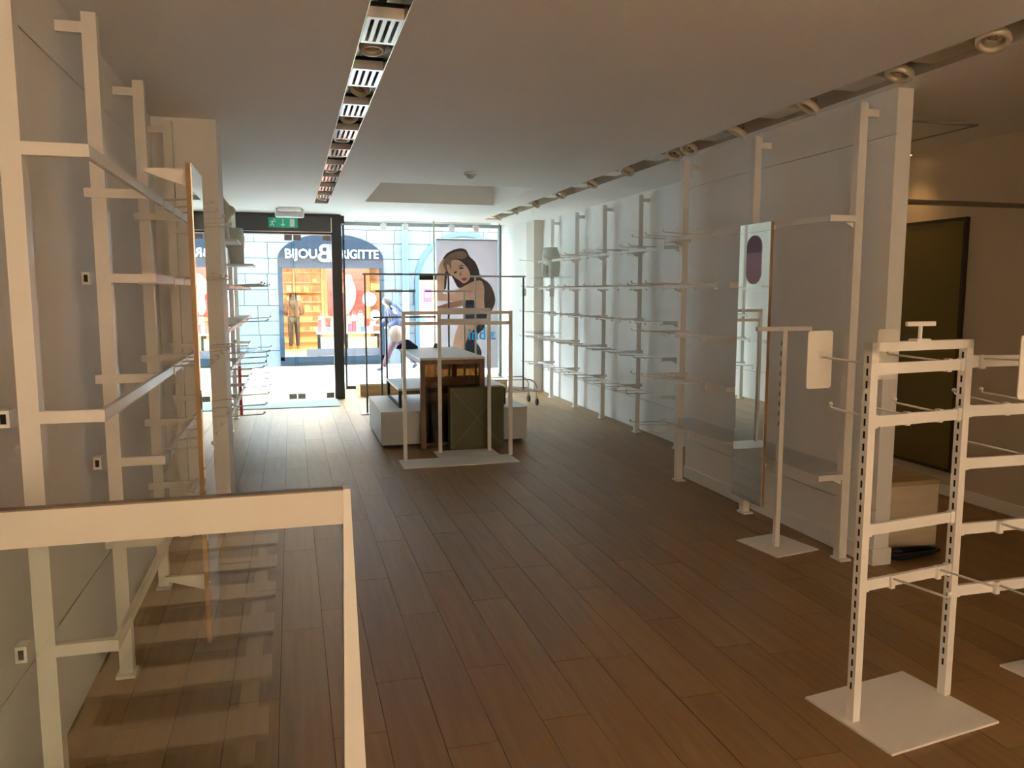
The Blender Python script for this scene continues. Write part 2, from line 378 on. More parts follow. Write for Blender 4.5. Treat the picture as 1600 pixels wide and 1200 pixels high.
# running figure, arrow and doorway
m = MB(); Yp = 11.993
def bar2(a, b, wd): m.bar((a[0], Yp, a[1]), (b[0], Yp, b[1]), .004, wd, (1, 0, 0)) if abs(b[0]-a[0]) < 1e-6 else m.bar((a[0], Yp, a[1]), (b[0], Yp, b[1]), .004, wd)
bar2((-.205, 2.60), (-.225, 2.56), .022); bar2((-.225, 2.56), (-.20, 2.54), .014); bar2((-.20, 2.54), (-.205, 2.518), .012)
bar2((-.225, 2.56), (-.24, 2.535), .014); bar2((-.24, 2.535), (-.262, 2.535), .012)
bar2((-.205, 2.598), (-.18, 2.582), .011); bar2((-.18, 2.582), (-.165, 2.595), .01); bar2((-.21, 2.598), (-.24, 2.59), .011); bar2((-.24, 2.59), (-.248, 2.572), .01)
m.ball((-.190, Yp, 2.618), .012, 8, (1, .2, 1))
m.build('running_figure', PICT, SG)
m = MB(); bar2((-.075, 2.625), (-.075, 2.545), .014); m.prism([(-.108, 2.555), (-.042, 2.555), (-.075, 2.518)], Yp-.002, Yp+.002); m.build('arrow', PICT, SG)
MB().box(.02, .085, Yp-.002, Yp+.002, 2.52, 2.63).build('doorway_symbol', PICT, SG)
tag(MB().box(-.86, .62, 11.22, 12.0, 0.0, .012).build('door_mat', mat('mat_grey', (.23, .27, .25), .85, bump=.4, bscale=300, scale=40, vary=.2), bevel=.004), 'grey green door mat laid inside the entrance door', 'door mat')
# side screen and window
WN = thing('window_1', (2.1, 13.25, 0), 'wide shop window', 'window'); WN['kind'] = 'structure'; del WN['category']
WF = mat('window_frame_blue', (.05, .075, .10), .4)
MB().box(.79, .86, 13.2, 13.3, 0, HC).build('frame_post', BLACK, WN)
MB().box(3.43, 3.50, 13.2, 13.3, 0, HC).build('frame_post', WF, WN)
MB().box(.86, 3.43, 13.2, 13.3, 0, .05).build('bottom_rail', BLACK, WN)
MB().box(.86, 3.43, 13.2, 13.3, 2.655, HC).build('top_rail', mat('top_rail_grey', (.25, .29, .29), .4), WN)
MB().box(.86, 3.43, 13.245, 13.257, .05, 2.655).build('pane', GLASS, WN)
MB().box(.74, .80, 12.22, 13.2, 2.6, HC).build('side_rail', BLACK, WN)
MB().box(.76, .772, 12.22, 13.2, .0, 2.6).build('side_pane', GLASS, WN)

# ------------------------------------------------------------------ street and buildings opposite
struct(MB().box(-14, 18, 12.9, 13.38, 2.92, 6.4).build('wall_upper_storey', mat('own_stone', (.28, .30, .31), .8)))
struct(MB().box(-14, -1.0, 12.3, 13.38, -.2, 2.92).build('wall_neighbour_left', MATS['own_stone'])); struct(MB().box(4.1, 18, 12.3, 13.38, -.2, 2.92).build('wall_neighbour_right', MATS['own_stone']))
PAVE = mat('paving_stone', (.27, .29, .305), .75, vary=.12, scale=5, bump=.2, bscale=30)
gr = struct(MB().box(-14, 18, 12.25, 18.3, -.4, -.07).build('street', mat('street_joint', (.12, .13, .135), .9)))
y = 12.32; k = 0; pme = {}
while y < 18.0:
    h = .36 if k != 2 else .22
    x = -2.6 + (.3 if k % 2 else 0)
    while x < 4.6:
        key = h
        if key not in pme:
            o = MB().box(-.295, .295, -h/2+.006, h/2-.006, -.07, -.045).build('paver', PAVE, gr, bevel=0); pme[key] = o.data
        else:
            o = bpy.data.objects.new('paver', pme[key]); COL.objects.link(o); o.parent = gr
        o.location = (x+.3, y+h/2, random.uniform(-.004, .004)); x += .6
    y += h; k += 1
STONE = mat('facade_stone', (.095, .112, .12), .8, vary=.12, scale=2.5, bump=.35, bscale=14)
YF = 18.1
W1 = (-.25, 2.02); W2_ = (2.72, 5.0)
fw = MB()
for a in ((-14, W1[0], -.3, 5.0), (W1[1], W2_[0], -.3, 5.0), (W2_[1], 18, -.3, 5.0), (W1[0], W1[1], 2.15, 5.0), (W2_[0], W2_[1], 2.2, 5.0), (W1[0], W1[1], -.3, .1), (W2_[0], W2_[1], -.3, .1)):
    fw.box(a[0], a[1], YF+.03, YF+.3, a[2], a[3])
fac = struct(fw.build('wall_opposite', mat('mortar', (.06, .07, .076), .9)))
z = -.07; row = 0
while z < 3.4:
    h = random.choice((.30, .34, .38)); x = -3.2 + random.random()*.4
    while x < 6.2:
        wd = random.uniform(.45, .8); a, b = x, x+wd
        segs = [(a, b)]
        for (wa, wb, zt) in ((W1[0], W1[1], 2.15), (W2_[0], W2_[1], 1.82)):
            if z < zt: segs = [s for q in segs for s in ((q[0], min(q[1], wa)), (max(q[0], wb), q[1])) if s[1]-s[0] > .05]
        for s in segs:
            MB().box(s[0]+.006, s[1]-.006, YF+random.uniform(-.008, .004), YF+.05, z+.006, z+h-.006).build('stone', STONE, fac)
        x += wd
    z += h; row += 1
SLATE = mat('slate_fascia', (.012, .018, .027), .7, vary=.08, spec=.1)
SLATE2 = mat('slate_frame', (.012, .024, .038), .7, spec=.1)
def arch(cx, hw, z0, zs, rise, n=28):
    pts = [(cx-hw, z0), (cx+hw, z0)]
    for k in range(n+1):
        a = math.pi*k/n; pts.append((cx+hw*math.cos(a), zs+rise*math.sin(a)))
    return pts
S1 = thing('arched_shop', (.885, YF, 0), 'arched slate grey shop front with white lettering across the street', 'shop front')
MB().prism(arch(.885, 1.135, 2.16, 2.29, .56), YF-.06, YF+.03).build('fascia', SLATE, S1)
MB().box(W1[0], W1[1], YF-.08, YF+.02, 2.10, 2.20).build('cornice', SLATE2, S1)
for a in ((W1[0], W1[0]+.09), (W1[1]-.09, W1[1])): MB().box(a[0], a[1], YF-.06, YF+.1, .08, 2.12).build('frame_post', SLATE2, S1)
MB().box(W1[0], W1[1], YF-.06, YF+.1, .05, .16).build('sill', SLATE2, S1)
MB().box(W1[0]+.09, W1[1]-.09, YF+.03, YF+.042, .16, 2.10).build('pane', GLASS, S1)
lowband = MB().box(.30, W1[1]-.09, YF+.02, YF+.03, .17, .33).build('lettered_band', mat('band_dark', (.06, .06, .07), .5), S1)
WHITE = mat('sign_white', (.55, .6, .62), .4, emit=(.8, .95, 1), estr=.3)
def text(s, x, y, z, size, mt, parent, name='lettering', align='LEFT', flip=False, width=None, ext=.008, bold=0.0):
    c = bpy.data.curves.new(name, 'FONT'); c.body = s; c.size = size; c.extrude = ext; c.align_x = align; c.offset = bold
    o = bpy.data.objects.new(name, c); COL.objects.link(o)
    bpy.context.view_layer.update()
    dg = bpy.context.evaluated_depsgraph_get(); me = bpy.data.meshes.new_from_object(o.evaluated_get(dg))
    bpy.data.objects.remove(o); xs = [v.co.x for v in me.vertices]; k = 1
    if width: k = width/(max(xs)-min(xs))
    x0 = min(xs)
    mb = MB(); mb.v = [((v.co.x-x0)*k, 0-v.co.z, v.co.y) for v in me.vertices]
    if flip: mx = max(v[0] for v in mb.v); mb.v = [(mx-v[0], v[1], v[2]) for v in mb.v]
    mb.v = [(v[0]+x, v[1]+y, v[2]+z) for v in mb.v]; mb.f = [tuple(p.vertices) for p in me.polygons]
    return mb.build(name, mt, parent)
text('BIJOU', -.09, YF-.07, 2.32, .27, WHITE, S1, width=.67, bold=.004)
text('B', .60, YF-.07, 2.245, .53, WHITE, S1, name='emblem', flip=True, width=.25, bold=.006)
MB().box(.875, .905, YF-.078, YF-.062, 2.245, 2.61).build('emblem_bar', WHITE, S1)
text('B', .93, YF-.07, 2.32, .27, WHITE, S1, width=.13); text('RIGITTE', 1.09, YF-.07, 2.32, .27, WHITE, S1, width=.82, bold=.004)

# interior of that shop
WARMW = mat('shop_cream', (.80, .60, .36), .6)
SI = thing('room_opposite', (.9, 20, 0), 'warmly lit interior room of the shop across the street', 'room shell', setting=True)
MB().box(-1.6, 3.0-.55, 18.4, 26, -.05, .0).build('shop_floor', mat('shop_floor_wood', (.55, .33, .15), .4), SI)
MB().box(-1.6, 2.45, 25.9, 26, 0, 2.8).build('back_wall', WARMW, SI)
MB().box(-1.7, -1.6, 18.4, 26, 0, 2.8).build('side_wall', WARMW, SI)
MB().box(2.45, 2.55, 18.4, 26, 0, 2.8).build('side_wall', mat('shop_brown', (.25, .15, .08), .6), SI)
MB().box(-1.7, 2.55, 18.4, 26, 2.75, 2.85).build('shop_ceiling', mat('shop_ceil', (.45, .33, .2), .7), SI)
t = thing('goods_shelving', (-.4, 25.6, 0), 'cream wall shelving with rows of small goods behind the woman', 'shelving')
for k in range(7): MB().box(-1.5, .95, 25.55, 25.88, .35+k*.3, .38+k*.3).build('shelf', WARMW, t)
for xx in (-1.5, -.65, .1, .95): MB().box(xx-.03, xx+.03, 25.5, 25.9, 0, 2.5).build('upright', WARMW, t)
GOODS = [mat('goods%d' % k, c, .5) for k, c in enumerate(((.6, .25, .15), (.75, .55, .25), (.85, .8, .7), (.35, .2, .12)))]
for k in range(7):
    for j in range(9):
        xx = -1.42 + j*.26; hh = random.uniform(.08, .2)
        tag(MB().box(xx, xx+.14, 25.6, 25.75, .38+k*.3, .38+k*.3+hh).build('packaged_item', random.choice(GOODS)), 'small packaged item on the %s shelf up of the cream shelving opposite' % 'first second third fourth fifth sixth seventh'.split()[k], 'package', 'goods on the cream shelving')
RED = mat('red_banner', (.72, .05, .06), .6)
t = thing('red_banner', (1.05, 19.6, 1.0), 'tall red banner showing a figure in white, inside the shop window', 'banner')
MB().box(.84, 1.76, 19.6, 19.62, 1.0, 2.3).build('cloth', RED, t)
MB().prism(smooth_poly([(1.25, 1.95), (1.38, 2.0), (1.45, 1.85), (1.52, 1.55), (1.45, 1.25), (1.3, 1.05), (1.2, 1.2), (1.22, 1.5), (1.1, 1.6), (1.08, 1.75), (1.18, 1.85)]), 19.59, 19.6).build('printed_figure', mat('print_white', (.85, .7, .65), .6), t)
t = thing('display_table', (1.2, 19.0, 0), 'long display table with pale cloth behind the shop window', 'table')
MB().box(.55, 1.98, 18.7, 19.4, .62, .66).build('table_top', mat('pale_cloth', (.85, .88, .95), .7), t)
for a in (.58, 1.2, 1.92):
    for b in (18.73, 19.33): MB().box(a, a+.05, b, b+.05, 0, .62).build('leg', SLATE2, t)
MB().box(.58, 1.95, 18.75, 18.78, .25, .55).build('apron', WARMW, t)
cols = [(.75, .08, .1), (.9, .85, .85), (.1, .2, .7), (.85, .5, .6), (.9, .9, .95), (.45, .15, .1), (.9, .75, .6), (.8, .1, .15)]
for k in range(14):
    xx = .58 + k*.098; hh = random.uniform(.08, .28); c = cols[k % 8]
    mm = mat('box_col%d' % (k % 8), c, .5)
    t2 = thing('gift_box', (xx+.045, 18.9, .66), 'small %s gift box on the display table behind the shop window' % ('crimson', 'off white', 'blue', 'pink', 'bluish white', 'brown', 'peach', 'bright red')[k % 8], 'gift box', 'gift boxes on the display table')
    MB().box(xx, xx+.085, 18.85, 18.98, .66, .66+hh).build('box_body', mm, t2)
    MB().box(xx-.003, xx+.088, 18.847, 18.983, .66+hh, .66+hh+.02).build('lid', mm, t2)
for k in range(9):
    xx = .62 + k*.15; hh = random.uniform(.2, .42); c = (4, 0, 1, 7, 3, 6, 1, 0, 4)[k]
    t2 = thing('paper_bag', (xx+.05, 19.2, .66), '%s paper carrier bag at the back of the display table, among the gift boxes' % ('bluish white', 'crimson', 'off white', 'bright red', 'pink', 'peach', 'off white', 'crimson', 'bluish white')[k], 'paper bag', 'paper bags on the display table')
    MB().box(xx, xx+.12, 19.16, 19.24, .66, .66+hh).build('bag_body', mat('box_col%d' % c, cols[c], .5), t2)
    MB().tube([(xx+.03, 19.2, .66+hh), (xx+.04, 19.2, .73+hh), (xx+.08, 19.2, .73+hh), (xx+.09, 19.2, .66+hh)], .004).build('handle', WHITE, t2)
for i, (xx, zz, rr, cc) in enumerate(((1.7, 1.42, .155, 'white'), (1.83, 1.06, .13, 'red'))):
    t2 = thing('window_sticker', (xx, YF+.02, zz), 'round white sticker with red rim on the lettered shop window' if i else 'larger round white sticker on the lettered shop window', 'sticker')
    MB().tube([(xx, YF+.02, zz), (xx, YF+.03, zz)], rr, 28).build('disc', RED if i else WHITE, t2)
    MB().tube([(xx, YF+.012, zz), (xx, YF+.02, zz)], rr*.85, 28).build('face', WHITE, t2)
t = thing('ceiling_chandelier', (.15, 19.5, 2.2), 'white cloud shaped pendant lamp inside the opposite shop', 'pendant lamp')
m = MB()
for k in range(5): m.ball((.0+k*.08, 19.5, 2.22+.02*(k % 2)), .07, 10, (1, 1, .6))
m.build('shade', mat('lamp_white', (.9, .9, .85), .4, emit=(1, .9, .75), estr=6), t); MB().tube([(.16, 19.5, 2.25), (.16, 19.5, 2.75)], .006).build('cord', BLACK, t)
t = thing('fan_lamp', (2.2, 20.2, 1.0), 'gold fan shaped lamp beside the red banner', 'lamp')
MB().prism([(1.95, 1.62), (2.3, 1.68), (2.3, 1.74), (1.95, 1.8)], 20.2, 20.28).build('shade', mat('gold', (.8, .5, .15), .35, .3), t)
MB().tube([(2.28, 20.24, 1.7), (2.45, 20.24, 1.7)], .02).build('arm', GREYMET, t)
# second arched shop
S2 = thing('arched_shop', (3.86, YF, 0), 'second arched shop window with pale blue rim beyond the drainpipe', 'shop front')
def ring_arch(cx, hw, zs, rise, wd, n=28):
    out = [(cx+hw*math.cos(math.pi*k/n), zs+rise*math.sin(math.pi*k/n)) for k in range(n+1)]
    inn = [(cx+(hw-wd)*math.cos(math.pi*k/n), zs+(rise-wd)*math.sin(math.pi*k/n)) for k in range(n+1)]
    return [(cx+hw, .08)] + out + [(cx-hw, .08), (cx-hw+wd, .08)] + inn[::-1] + [(cx+hw-wd, .08)]
MB().prism(ring_arch(3.86, 1.14, 1.83, 1.12, .1), YF-.05, YF+.04).build('arch_frame', mat('pale_blue_frame', (.035, .07, .10), .5), S2)
MB().prism(arch(3.86, 1.05, 1.95, 1.83+.02, 1.02), YF-.02, YF+.03).build('arch_glass', mat('arch_grey', (.08, .095, .115), .3), S2)
MB().box(2.8, 4.92, YF+.03, YF+.042, .1, 1.95).build('pane', GLASS, S2)
MB().box(2.8, 4.92, YF-.02, YF+.06, 1.9, 1.97).build('transom', mat('transom_tan', (.55, .4, .3), .5), S2)
t = thing('room_opposite', (3.9, 20, 0), 'peach toned interior of the second shop across the street', 'room shell', setting=True)
MB().box(2.56, 5.5, 22.4, 22.5, 0, 2.75).build('back_wall', mat('peach', (.85, .62, .45), .6), t)
MB().box(5.4, 5.5, 18.4, 22.4, 0, 2.75).build('side_wall', MATS['peach'], t)
MB().box(2.56, 5.5, 18.4, 22.4, -.05, .0).build('shop_floor', mat('peach_floor', (.6, .5, .42), .5), t)
MB().box(2.56, 5.5, 18.4, 22.5, 2.75, 2.85).build('shop_ceiling', mat('peach_ceil', (.6, .5, .42), .7), t)
t = thing('window_poster', (3.02, YF+.012, 1.33), 'small hot pink notice in the second shop window', 'notice')
MB().box(2.92, 3.12, YF+.012, YF+.02, 1.35, 1.65).build('sheet', mat('hot_pink', (.8, .05, .25), .5), t)
MB().box(2.96, 3.08, YF+.008, YF+.012, 1.46, 1.56).build('print_block', mat('pink_light', (.9, .5, .6), .5), t)
tag(MB().prism([(2.95, 1.25), (3.1, 1.25), (3.45, .15), (3.2, .15)], YF+.012, YF+.02).build('pink_streamer', mat('pink_stripe', (.85, .25, .3), .5)), 'slanting pink streamer stuck in the second shop window', 'streamer')
tag(MB().tube([(2.83+.07, YF+.02, .92), (2.9, YF+.028, .92)], .09, 20).build('blue_sticker', mat('sticker_blue', (.1, .5, .85), .5)), 'round blue sticker low in the second shop window', 'sticker')
t = thing('shop_notice', (4.75, YF-.06, .9), 'tall yellow and red notice at the right of the second shop window', 'sign')
MB().box(4.66, 4.88, YF-.07, YF-.05, .4, 1.95).build('sheet', mat('yellow_notice', (.85, .6, .2), .5), t)
MB().box(4.66, 4.88, YF-.075, YF-.07, 1.42, 1.6).build('red_band', RED, t)
t = thing('drainpipe', (2.5, YF-.09, -.05), 'pale blue drainpipe with white lower sleeve on the stone wall between two shops', 'drainpipe')
MB().tube([(2.5, YF-.09, 1.6), (2.5, YF-.09, 4.8)], .07, 12).build('upper_pipe', mat('pipe_blue', (.045, .10, .17), .5), t)
MB().tube([(2.5, YF-.09, -.05), (2.5, YF-.09, 1.6)], .075, 12).build('lower_sleeve', mat('pipe_white', (.25, .25, .23), .5), t)
# buildings left: pale doorway
t = thing('street_doorway', (-1.7, YF, 0), 'pale framed doorway in the stone wall far left of the lettered shop', 'doorway')
for xx in (-2.3, -1.25): MB().box(xx, xx+.12, YF-.07, YF-.012, -.05, 2.6).build('jamb', WGLOSS, t)
MB().box(-2.18, -1.25, YF-.03, YF-.012, -.05, 2.6).build('door_panel', mat('door_pale', (.2, .21, .22), .5), t)

# ------------------------------------------------------------------ people
def skin(name, joints, edges, mt, parent, sub=2):
    off = Vector((0, 0, 0)); q = parent
    while q is not None: off += q.location; q = q.parent
    bm = bmesh.new(); lay = bm.verts.layers.skin.verify(); V = {}
    for i, (k, (p_, r)) in enumerate(joints.items()):
        v = bm.verts.new(Vector(p_)-off); rr = r if isinstance(r, tuple) else (r, r); v[lay].radius = rr; v[lay].use_root = (i == 0); V[k] = v
    for a, b in edges: bm.edges.new((V[a], V[b]))
    me = bpy.data.meshes.new(name); bm.to_mesh(me); bm.free(); me.materials.append(mt)
    o = bpy.data.objects.new(name, me); COL.objects.link(o); o.parent = parent
    md = o.modifiers.new('skin', 'SKIN'); md.use_smooth_shade = True
    s = o.modifiers.new('sub', 'SUBSURF'); s.levels = sub; s.render_levels = sub
    return o
def person(base, face, s, pose, mats, label, extras=True):
    """pose: dict of joint -> (forward, side, up) in metres for a 1.7 m figure; face = heading angle"""
    t = thing('person', base, label, 'person'); c, sn = math.cos(face), math.sin(face)
    def W(q): f, l, u = q; return (base[0]+s*(f*c-l*sn), base[1]+s*(f*sn+l*c), base[2]+s*u)
    J = {k: W(v) for k, v in pose.items()}
    R_ = dict(pelvis=.115, waist=.105, chest=.125, neck=.05, headc=.085, headt=.07, shL=.055, shR=.055, elL=.042, elR=.042, wrL=.03, wrR=.03, haL=.035, haR=.035,
              hipL=.085, hipR=.085, knL=.06, knR=.06, anL=.042, anR=.042, toL=.035, toR=.035)
    E_ = [('pelvis', 'waist'), ('waist', 'chest'), ('chest', 'neck'), ('neck', 'headc'), ('headc', 'headt'), ('chest', 'shL'), ('shL', 'elL'), ('elL', 'wrL'), ('wrL', 'haL'),
          ('chest', 'shR'), ('shR', 'elR'), ('elR', 'wrR'), ('wrR', 'haR'), ('pelvis', 'hipL'), ('hipL', 'knL'), ('knL', 'anL'), ('anL', 'toL'), ('pelvis', 'hipR'), ('hipR', 'knR'), ('knR', 'anR'), ('anR', 'toR')]
    def sub(keys, grow):
        return {k: (J[k], (R_[k]+grow.get(k, grow.get('*', .0)))*s) for k in keys}, [e for e in E_ if e[0] in keys and e[1] in keys]
    skin('body', {k: (J[k], R_[k]*s*.9) for k in R_ if k in J}, E_, mats['skin'], t)
    j, e = sub(['chest', 'waist', 'pelvis', 'shL', 'elL', 'wrL', 'shR', 'elR', 'wrR'], {'*': mats.get('puff', .02), 'pelvis': mats.get('puff', .02)+.015})
    skin('jacket', j, e, mats['top'], t)
    j, e = sub(['pelvis', 'hipL', 'knL', 'anL', 'hipR', 'knR', 'anR'], {'*': .015})
    skin('trousers', j, e, mats['legs'], t)
    for sd in 'LR':
        a, b = Vector(J['an'+sd]), Vector(J['to'+sd]); d = (b-a)
        skin('shoe', {'a': (a+Vector((0, 0, -.01)), .05*s), 'b': (tuple(a+d*.6), .045*s), 'c': (tuple(b+d*.1), .035*s)}, [('a', 'b'), ('b', 'c')], mats['shoe'], t, 1)
    return t, W, J
SKINM = mat('skin_tone', (.32, .18, .13), .5); HAIRM = mat('hair_brown', (.018, .007, .004), .6, vary=.3, scale=30)
w_pose = dict(pelvis=(0, 0, .93), waist=(.0, 0, 1.08), chest=(.0, 0, 1.28), neck=(.01, 0, 1.44), headc=(.03, 0, 1.56), headt=(.03, 0, 1.64), shL=(0, .17, 1.37), shR=(0, -.17, 1.37),
    elL=(.0, .25, 1.12), elR=(0, -.25, 1.12), wrL=(.15, .2, 1.02), wrR=(.15, -.2, 1.02), haL=(.22, .18, 1.03), haR=(.22, -.18, 1.03), hipL=(0, .09, .88), hipR=(0, -.09, .88),
    knL=(.01, .1, .48), knR=(.03, -.1, .48), anL=(-.02, .1, .08), anR=(0, -.1, .08), toL=(.12, .12, .03), toR=(.14, -.12, .03))
t, W, J = person((.06, 22.8, 0), math.pi/2, .93, w_pose, dict(skin=SKINM, top=mat('patterned_blouse', (.06, .024, .01), .7, vary=.7, scale=18), legs=mat('dark_trousers', (.010, .010, .012), .7), shoe=mat('tan_boot', (.35, .15, .07), .6), puff=.035),
    'woman with long brown hair and dark trousers seen from behind in the shop')
m = MB()
rings = []
for u, rx, ry, f in ((1.68, .03, .03, .02), (1.65, .08, .09, .0), (1.58, .11, .11, -.02), (1.48, .12, .09, -.06), (1.36, .13, .06, -.11), (1.25, .10, .04, -.13), (1.18, .04, .02, -.13)):
    rings.append([W((f+ry*math.sin(2*math.pi*k/14), rx*math.cos(2*math.pi*k/14), u)) for k in range(14)])
m.loft(rings).build('hair', HAIRM, t, smooth=True)
# walker in a blue padded coat, striding left
k_pose = dict(pelvis=(0, 0, .88), waist=(.05, 0, 1.02), chest=(.13, 0, 1.22), neck=(.2, 0, 1.36), headc=(.27, 0, 1.44), headt=(.29, 0, 1.52), shL=(.14, .18, 1.31), shR=(.14, -.18, 1.31),
    elL=(.06, .25, 1.04), elR=(.2, -.25, 1.05), wrL=(.25, .24, .92), wrR=(.38, -.2, .95), haL=(.33, .22, .93), haR=(.46, -.18, .96), hipL=(0, .09, .83), hipR=(0, -.09, .83),
    knL=(.2, .1, .47), knR=(-.06, -.1, .45), anL=(.34, .1, .09), anR=(-.4, -.1, .16), toL=(.48, .1, .04), toR=(-.3, -.1, .05))
COATM = mat('blue_coat', (.013, .023, .06), .8, vary=.15, scale=12)
t, W, J = person((2.13, 16.45, -.045), math.pi, .98, k_pose, dict(skin=SKINM, top=COATM, legs=mat('maroon_trousers', (.045, .010, .017), .7), shoe=mat('dark_shoe', (.015, .02, .03), .6), puff=.055),
    'person in a blue padded coat and maroon trousers striding along the street')
m = MB(); rings = []
for u, rx, ry, f in ((1.24, .10, .05, -.02), (1.30, .15, .10, .02), (1.37, .15, .11, .07), (1.44, .10, .06, .10), (1.47, .03, .02, .12)):
    rings.append([W((f+ry*math.sin(2*math.pi*k/12), rx*math.cos(2*math.pi*k/12), u)) for k in range(12)])
m.loft(rings).build('hood', COATM, t, smooth=True)
m = MB(); rings = []
for u, rx, ry, f in ((1.56, .03, .03, .26), (1.53, .075, .08, .25), (1.45, .09, .09, .23), (1.38, .06, .05, .2)):
    rings.append([W((f+ry*math.sin(2*math.pi*k/12), rx*math.cos(2*math.pi*k/12), u)) for k in range(12)])
m.loft(rings).build('hair', mat('grey_hair', (.016, .012, .010), .7), t, smooth=True)
rings = []
for u, rx, ry in ((.98, .03, .02), (.95, .05, .11), (.8, .07, .14), (.68, .06, .12), (.64, .03, .08)):
    rings.append([W((.1+ry*math.sin(2*math.pi*k/12), .30+rx*math.cos(2*math.pi*k/12), u)) for k in range(12)])
bg_ = thing('shoulder_bag', W((.1, .3, .64)), 'tan shoulder bag carried at the hip of the walking person', 'bag')
MB().loft(rings).build('bag_body', mat('tan_leather', (.09, .05, .03), .6), bg_, smooth=True)
MB().tube([W((.06, .3, .96)), W((.05, .25, 1.2)), W((.12, .12, 1.36)), W((.2, .25, 1.2)), W((.16, .3, .96))], .012).build('strap', mat('tan_leather', (0, 0, 0)), bg_)

# ------------------------------------------------------------------ wall racks
FOOTH = .012
def rack(name, label, X, sgn, ys, rails, xwall, railoff, shelf=None, ztop=2.655, socket=True):
    """posts at plane X; rails at X+sgn*railoff; wall at xwall"""
    t = thing(name, (X, ys[0], 0), label, 'wall rack')
    hw = .026
    for y in ys:
        po = MB().box(X-hw, X+hw, y-hw, y+hw, .012, ztop).build('post', WMET, t)
        MB().box(X-hw-.012, X+hw+.012, y-hw-.03, y+hw+.012, 0, .012).build('foot', WMET, po)
        a = MB().box(min(X-sgn*hw, xwall), max(X-sgn*hw, xwall), y-.014, y+.014, ztop-.075, ztop-.035).build('wall_arm', WMET, t)
    xr_ = X+sgn*railoff
    done = set()
    for z, y0, y1 in rails:
        for y in ys:
            if y0-.05 <= y <= y1+.05 and (z, y) not in done:
                done.add((z, y))
                xa = X+sgn*hw if abs(y-y0) < .1 else X-sgn*.05
                MB().box(min(xa, xr_), max(xa, xr_), y-.032, y-.010, z-.017, z+.018).build('bracket_arm', WMET, t)
                if sgn < 0: MB().prism([(X+sgn*hw, z-.02), (X+sgn*(hw+.06), z-.02), (X+sgn*hw, z-.05)], y-.012, y-.004, 'XZ').build('gusset', WMET, t)
                if socket and abs(y-y0) < .1:
                    s = MB().box(X-sgn*.062-.015, X-sgn*.062+.015, y-.03, y+.02, z-.024, z+.024).build('socket', WMET, t)
                    MB().box(X-sgn*.062-.007, X-sgn*.062+.007, y-.0315, y-.0295, z-.014, z+.014).build('socket_hole', DARKHOLE, s)
        MB().box(xr_-.008, xr_+.008, y0-.035, y1+.02, z-.017, z+.017).build('rail', WMET, t)
    return t
def make_hook(L, parts, label, group):
    if parts:
        t = thing('prong_hook', (0, 0, 0), label, 'hook', group)
        m = MB(); m.tube([(0, 0, .012), (L*.97, 0, .022), (L, 0, .034)], .0045, 6); m.ball((L, 0, .036), .009, 8); m.build('rod', WMET, t, smooth=True)
        MB().box(-.011, .011, -.010, .010, -.026, .024).build('clip', WMET, t)
        return t
    m = MB(); m.tube([(0, 0, .012), (L*.97, 0, .022), (L, 0, .034)], .0055, 6); m.ball((L, 0, .036), .010, 6); m.box(-.011, .011, -.010, .010, -.03, .024)
    return tag(m.build('prong_hook', WMET, None), label, 'hook', group)
ORD = 'first second third fourth fifth sixth seventh eighth ninth tenth eleventh twelfth thirteenth fourteenth fifteenth sixteenth seventeenth eighteenth'.split()
def nth(k): return ORD[k]
class Hooks:
    def __init__(s, L, parts): s.L = L; s.parts = parts; s.proto = None
    def put(s, loc, rotz, label, group, roty=0):
        if s.proto is None:
            s.proto = make_hook(s.L, s.parts, label, group); o = s.proto; o.location = loc; o.rotation_euler = (0, roty, rotz); return o
        return clone(s.proto, loc, rotz, label, group, roty)
ROW = {1.98: 'top', 2.01: 'top', 2.03: 'top', 1.65: 'second highest', 1.64: 'second highest', 1.25: 'middle', 1.26: 'middle', 1.285: 'middle', .91: 'second lowest', .92: 'second lowest', .57: 'lowest', .51: 'lowest', .54: 'lowest'}
# left, near
LX = -.71
rack('shelving_rack', 'white metal wall rack on the left, between balustrade and pier', LX, 1, [2.48, 3.5, 4.52, 5.5],
     [(1.98, 2.48, 4.52), (1.25, 2.48, 4.52), (.57, 2.48, 4.52), (1.65, 3.5, 5.5), (.91, 3.5, 5.5), (1.98, 4.56, 5.5), (1.25, 4.56, 5.5)], XL, .185)
h = Hooks(.18, True)
for z, ys in ((1.98, (3.78, 4.08, 4.38, 4.75, 5.05, 5.3)), (1.65, (4.0, 4.35, 4.75, 5.1)), (1.25, (3.85, 4.1, 4.35, 4.7, 5.0, 5.3)), (.91, (3.62, 3.86, 4.15, 4.5, 4.85, 5.2)), (.57, (3.9, 4.2))):
    for k, y in enumerate(sorted(ys)[::-1]): h.put((LX+.185, y, z), 0, '%s prong hook from the pier on the %s rail of the left rack' % (nth(k), ROW[z]), 'hooks on the left rack')
# left, far
rack('shelving_rack', 'white metal wall rack on the left beyond the pier', LX, 1, [6.5, 7.5, 8.5, 9.5, 10.5, 11.4],
     [(1.64, 6.5, 11.4), (1.26, 6.5, 11.4), (.91, 6.5, 11.4), (.54, 6.5, 11.4)], XL, .185, socket=False)
h = Hooks(.28, False)
for z, ys in ((1.64, (7.4, 8.2, 9.3, 10.2)), (1.26, (9.0, 10.1)), (.91, (7.3, 7.8, 8.5, 9.2, 10.0)), (.54, (7.0, 7.6, 8.4, 9.1, 9.9, 10.6))):
    for k, y in enumerate(sorted(ys)[::-1]): h.put((LX+.185, y, z), 0, '%s prong hook from the entrance on the %s rail beyond the left pier' % (nth(k), ROW[z]), 'hooks beyond the pier')
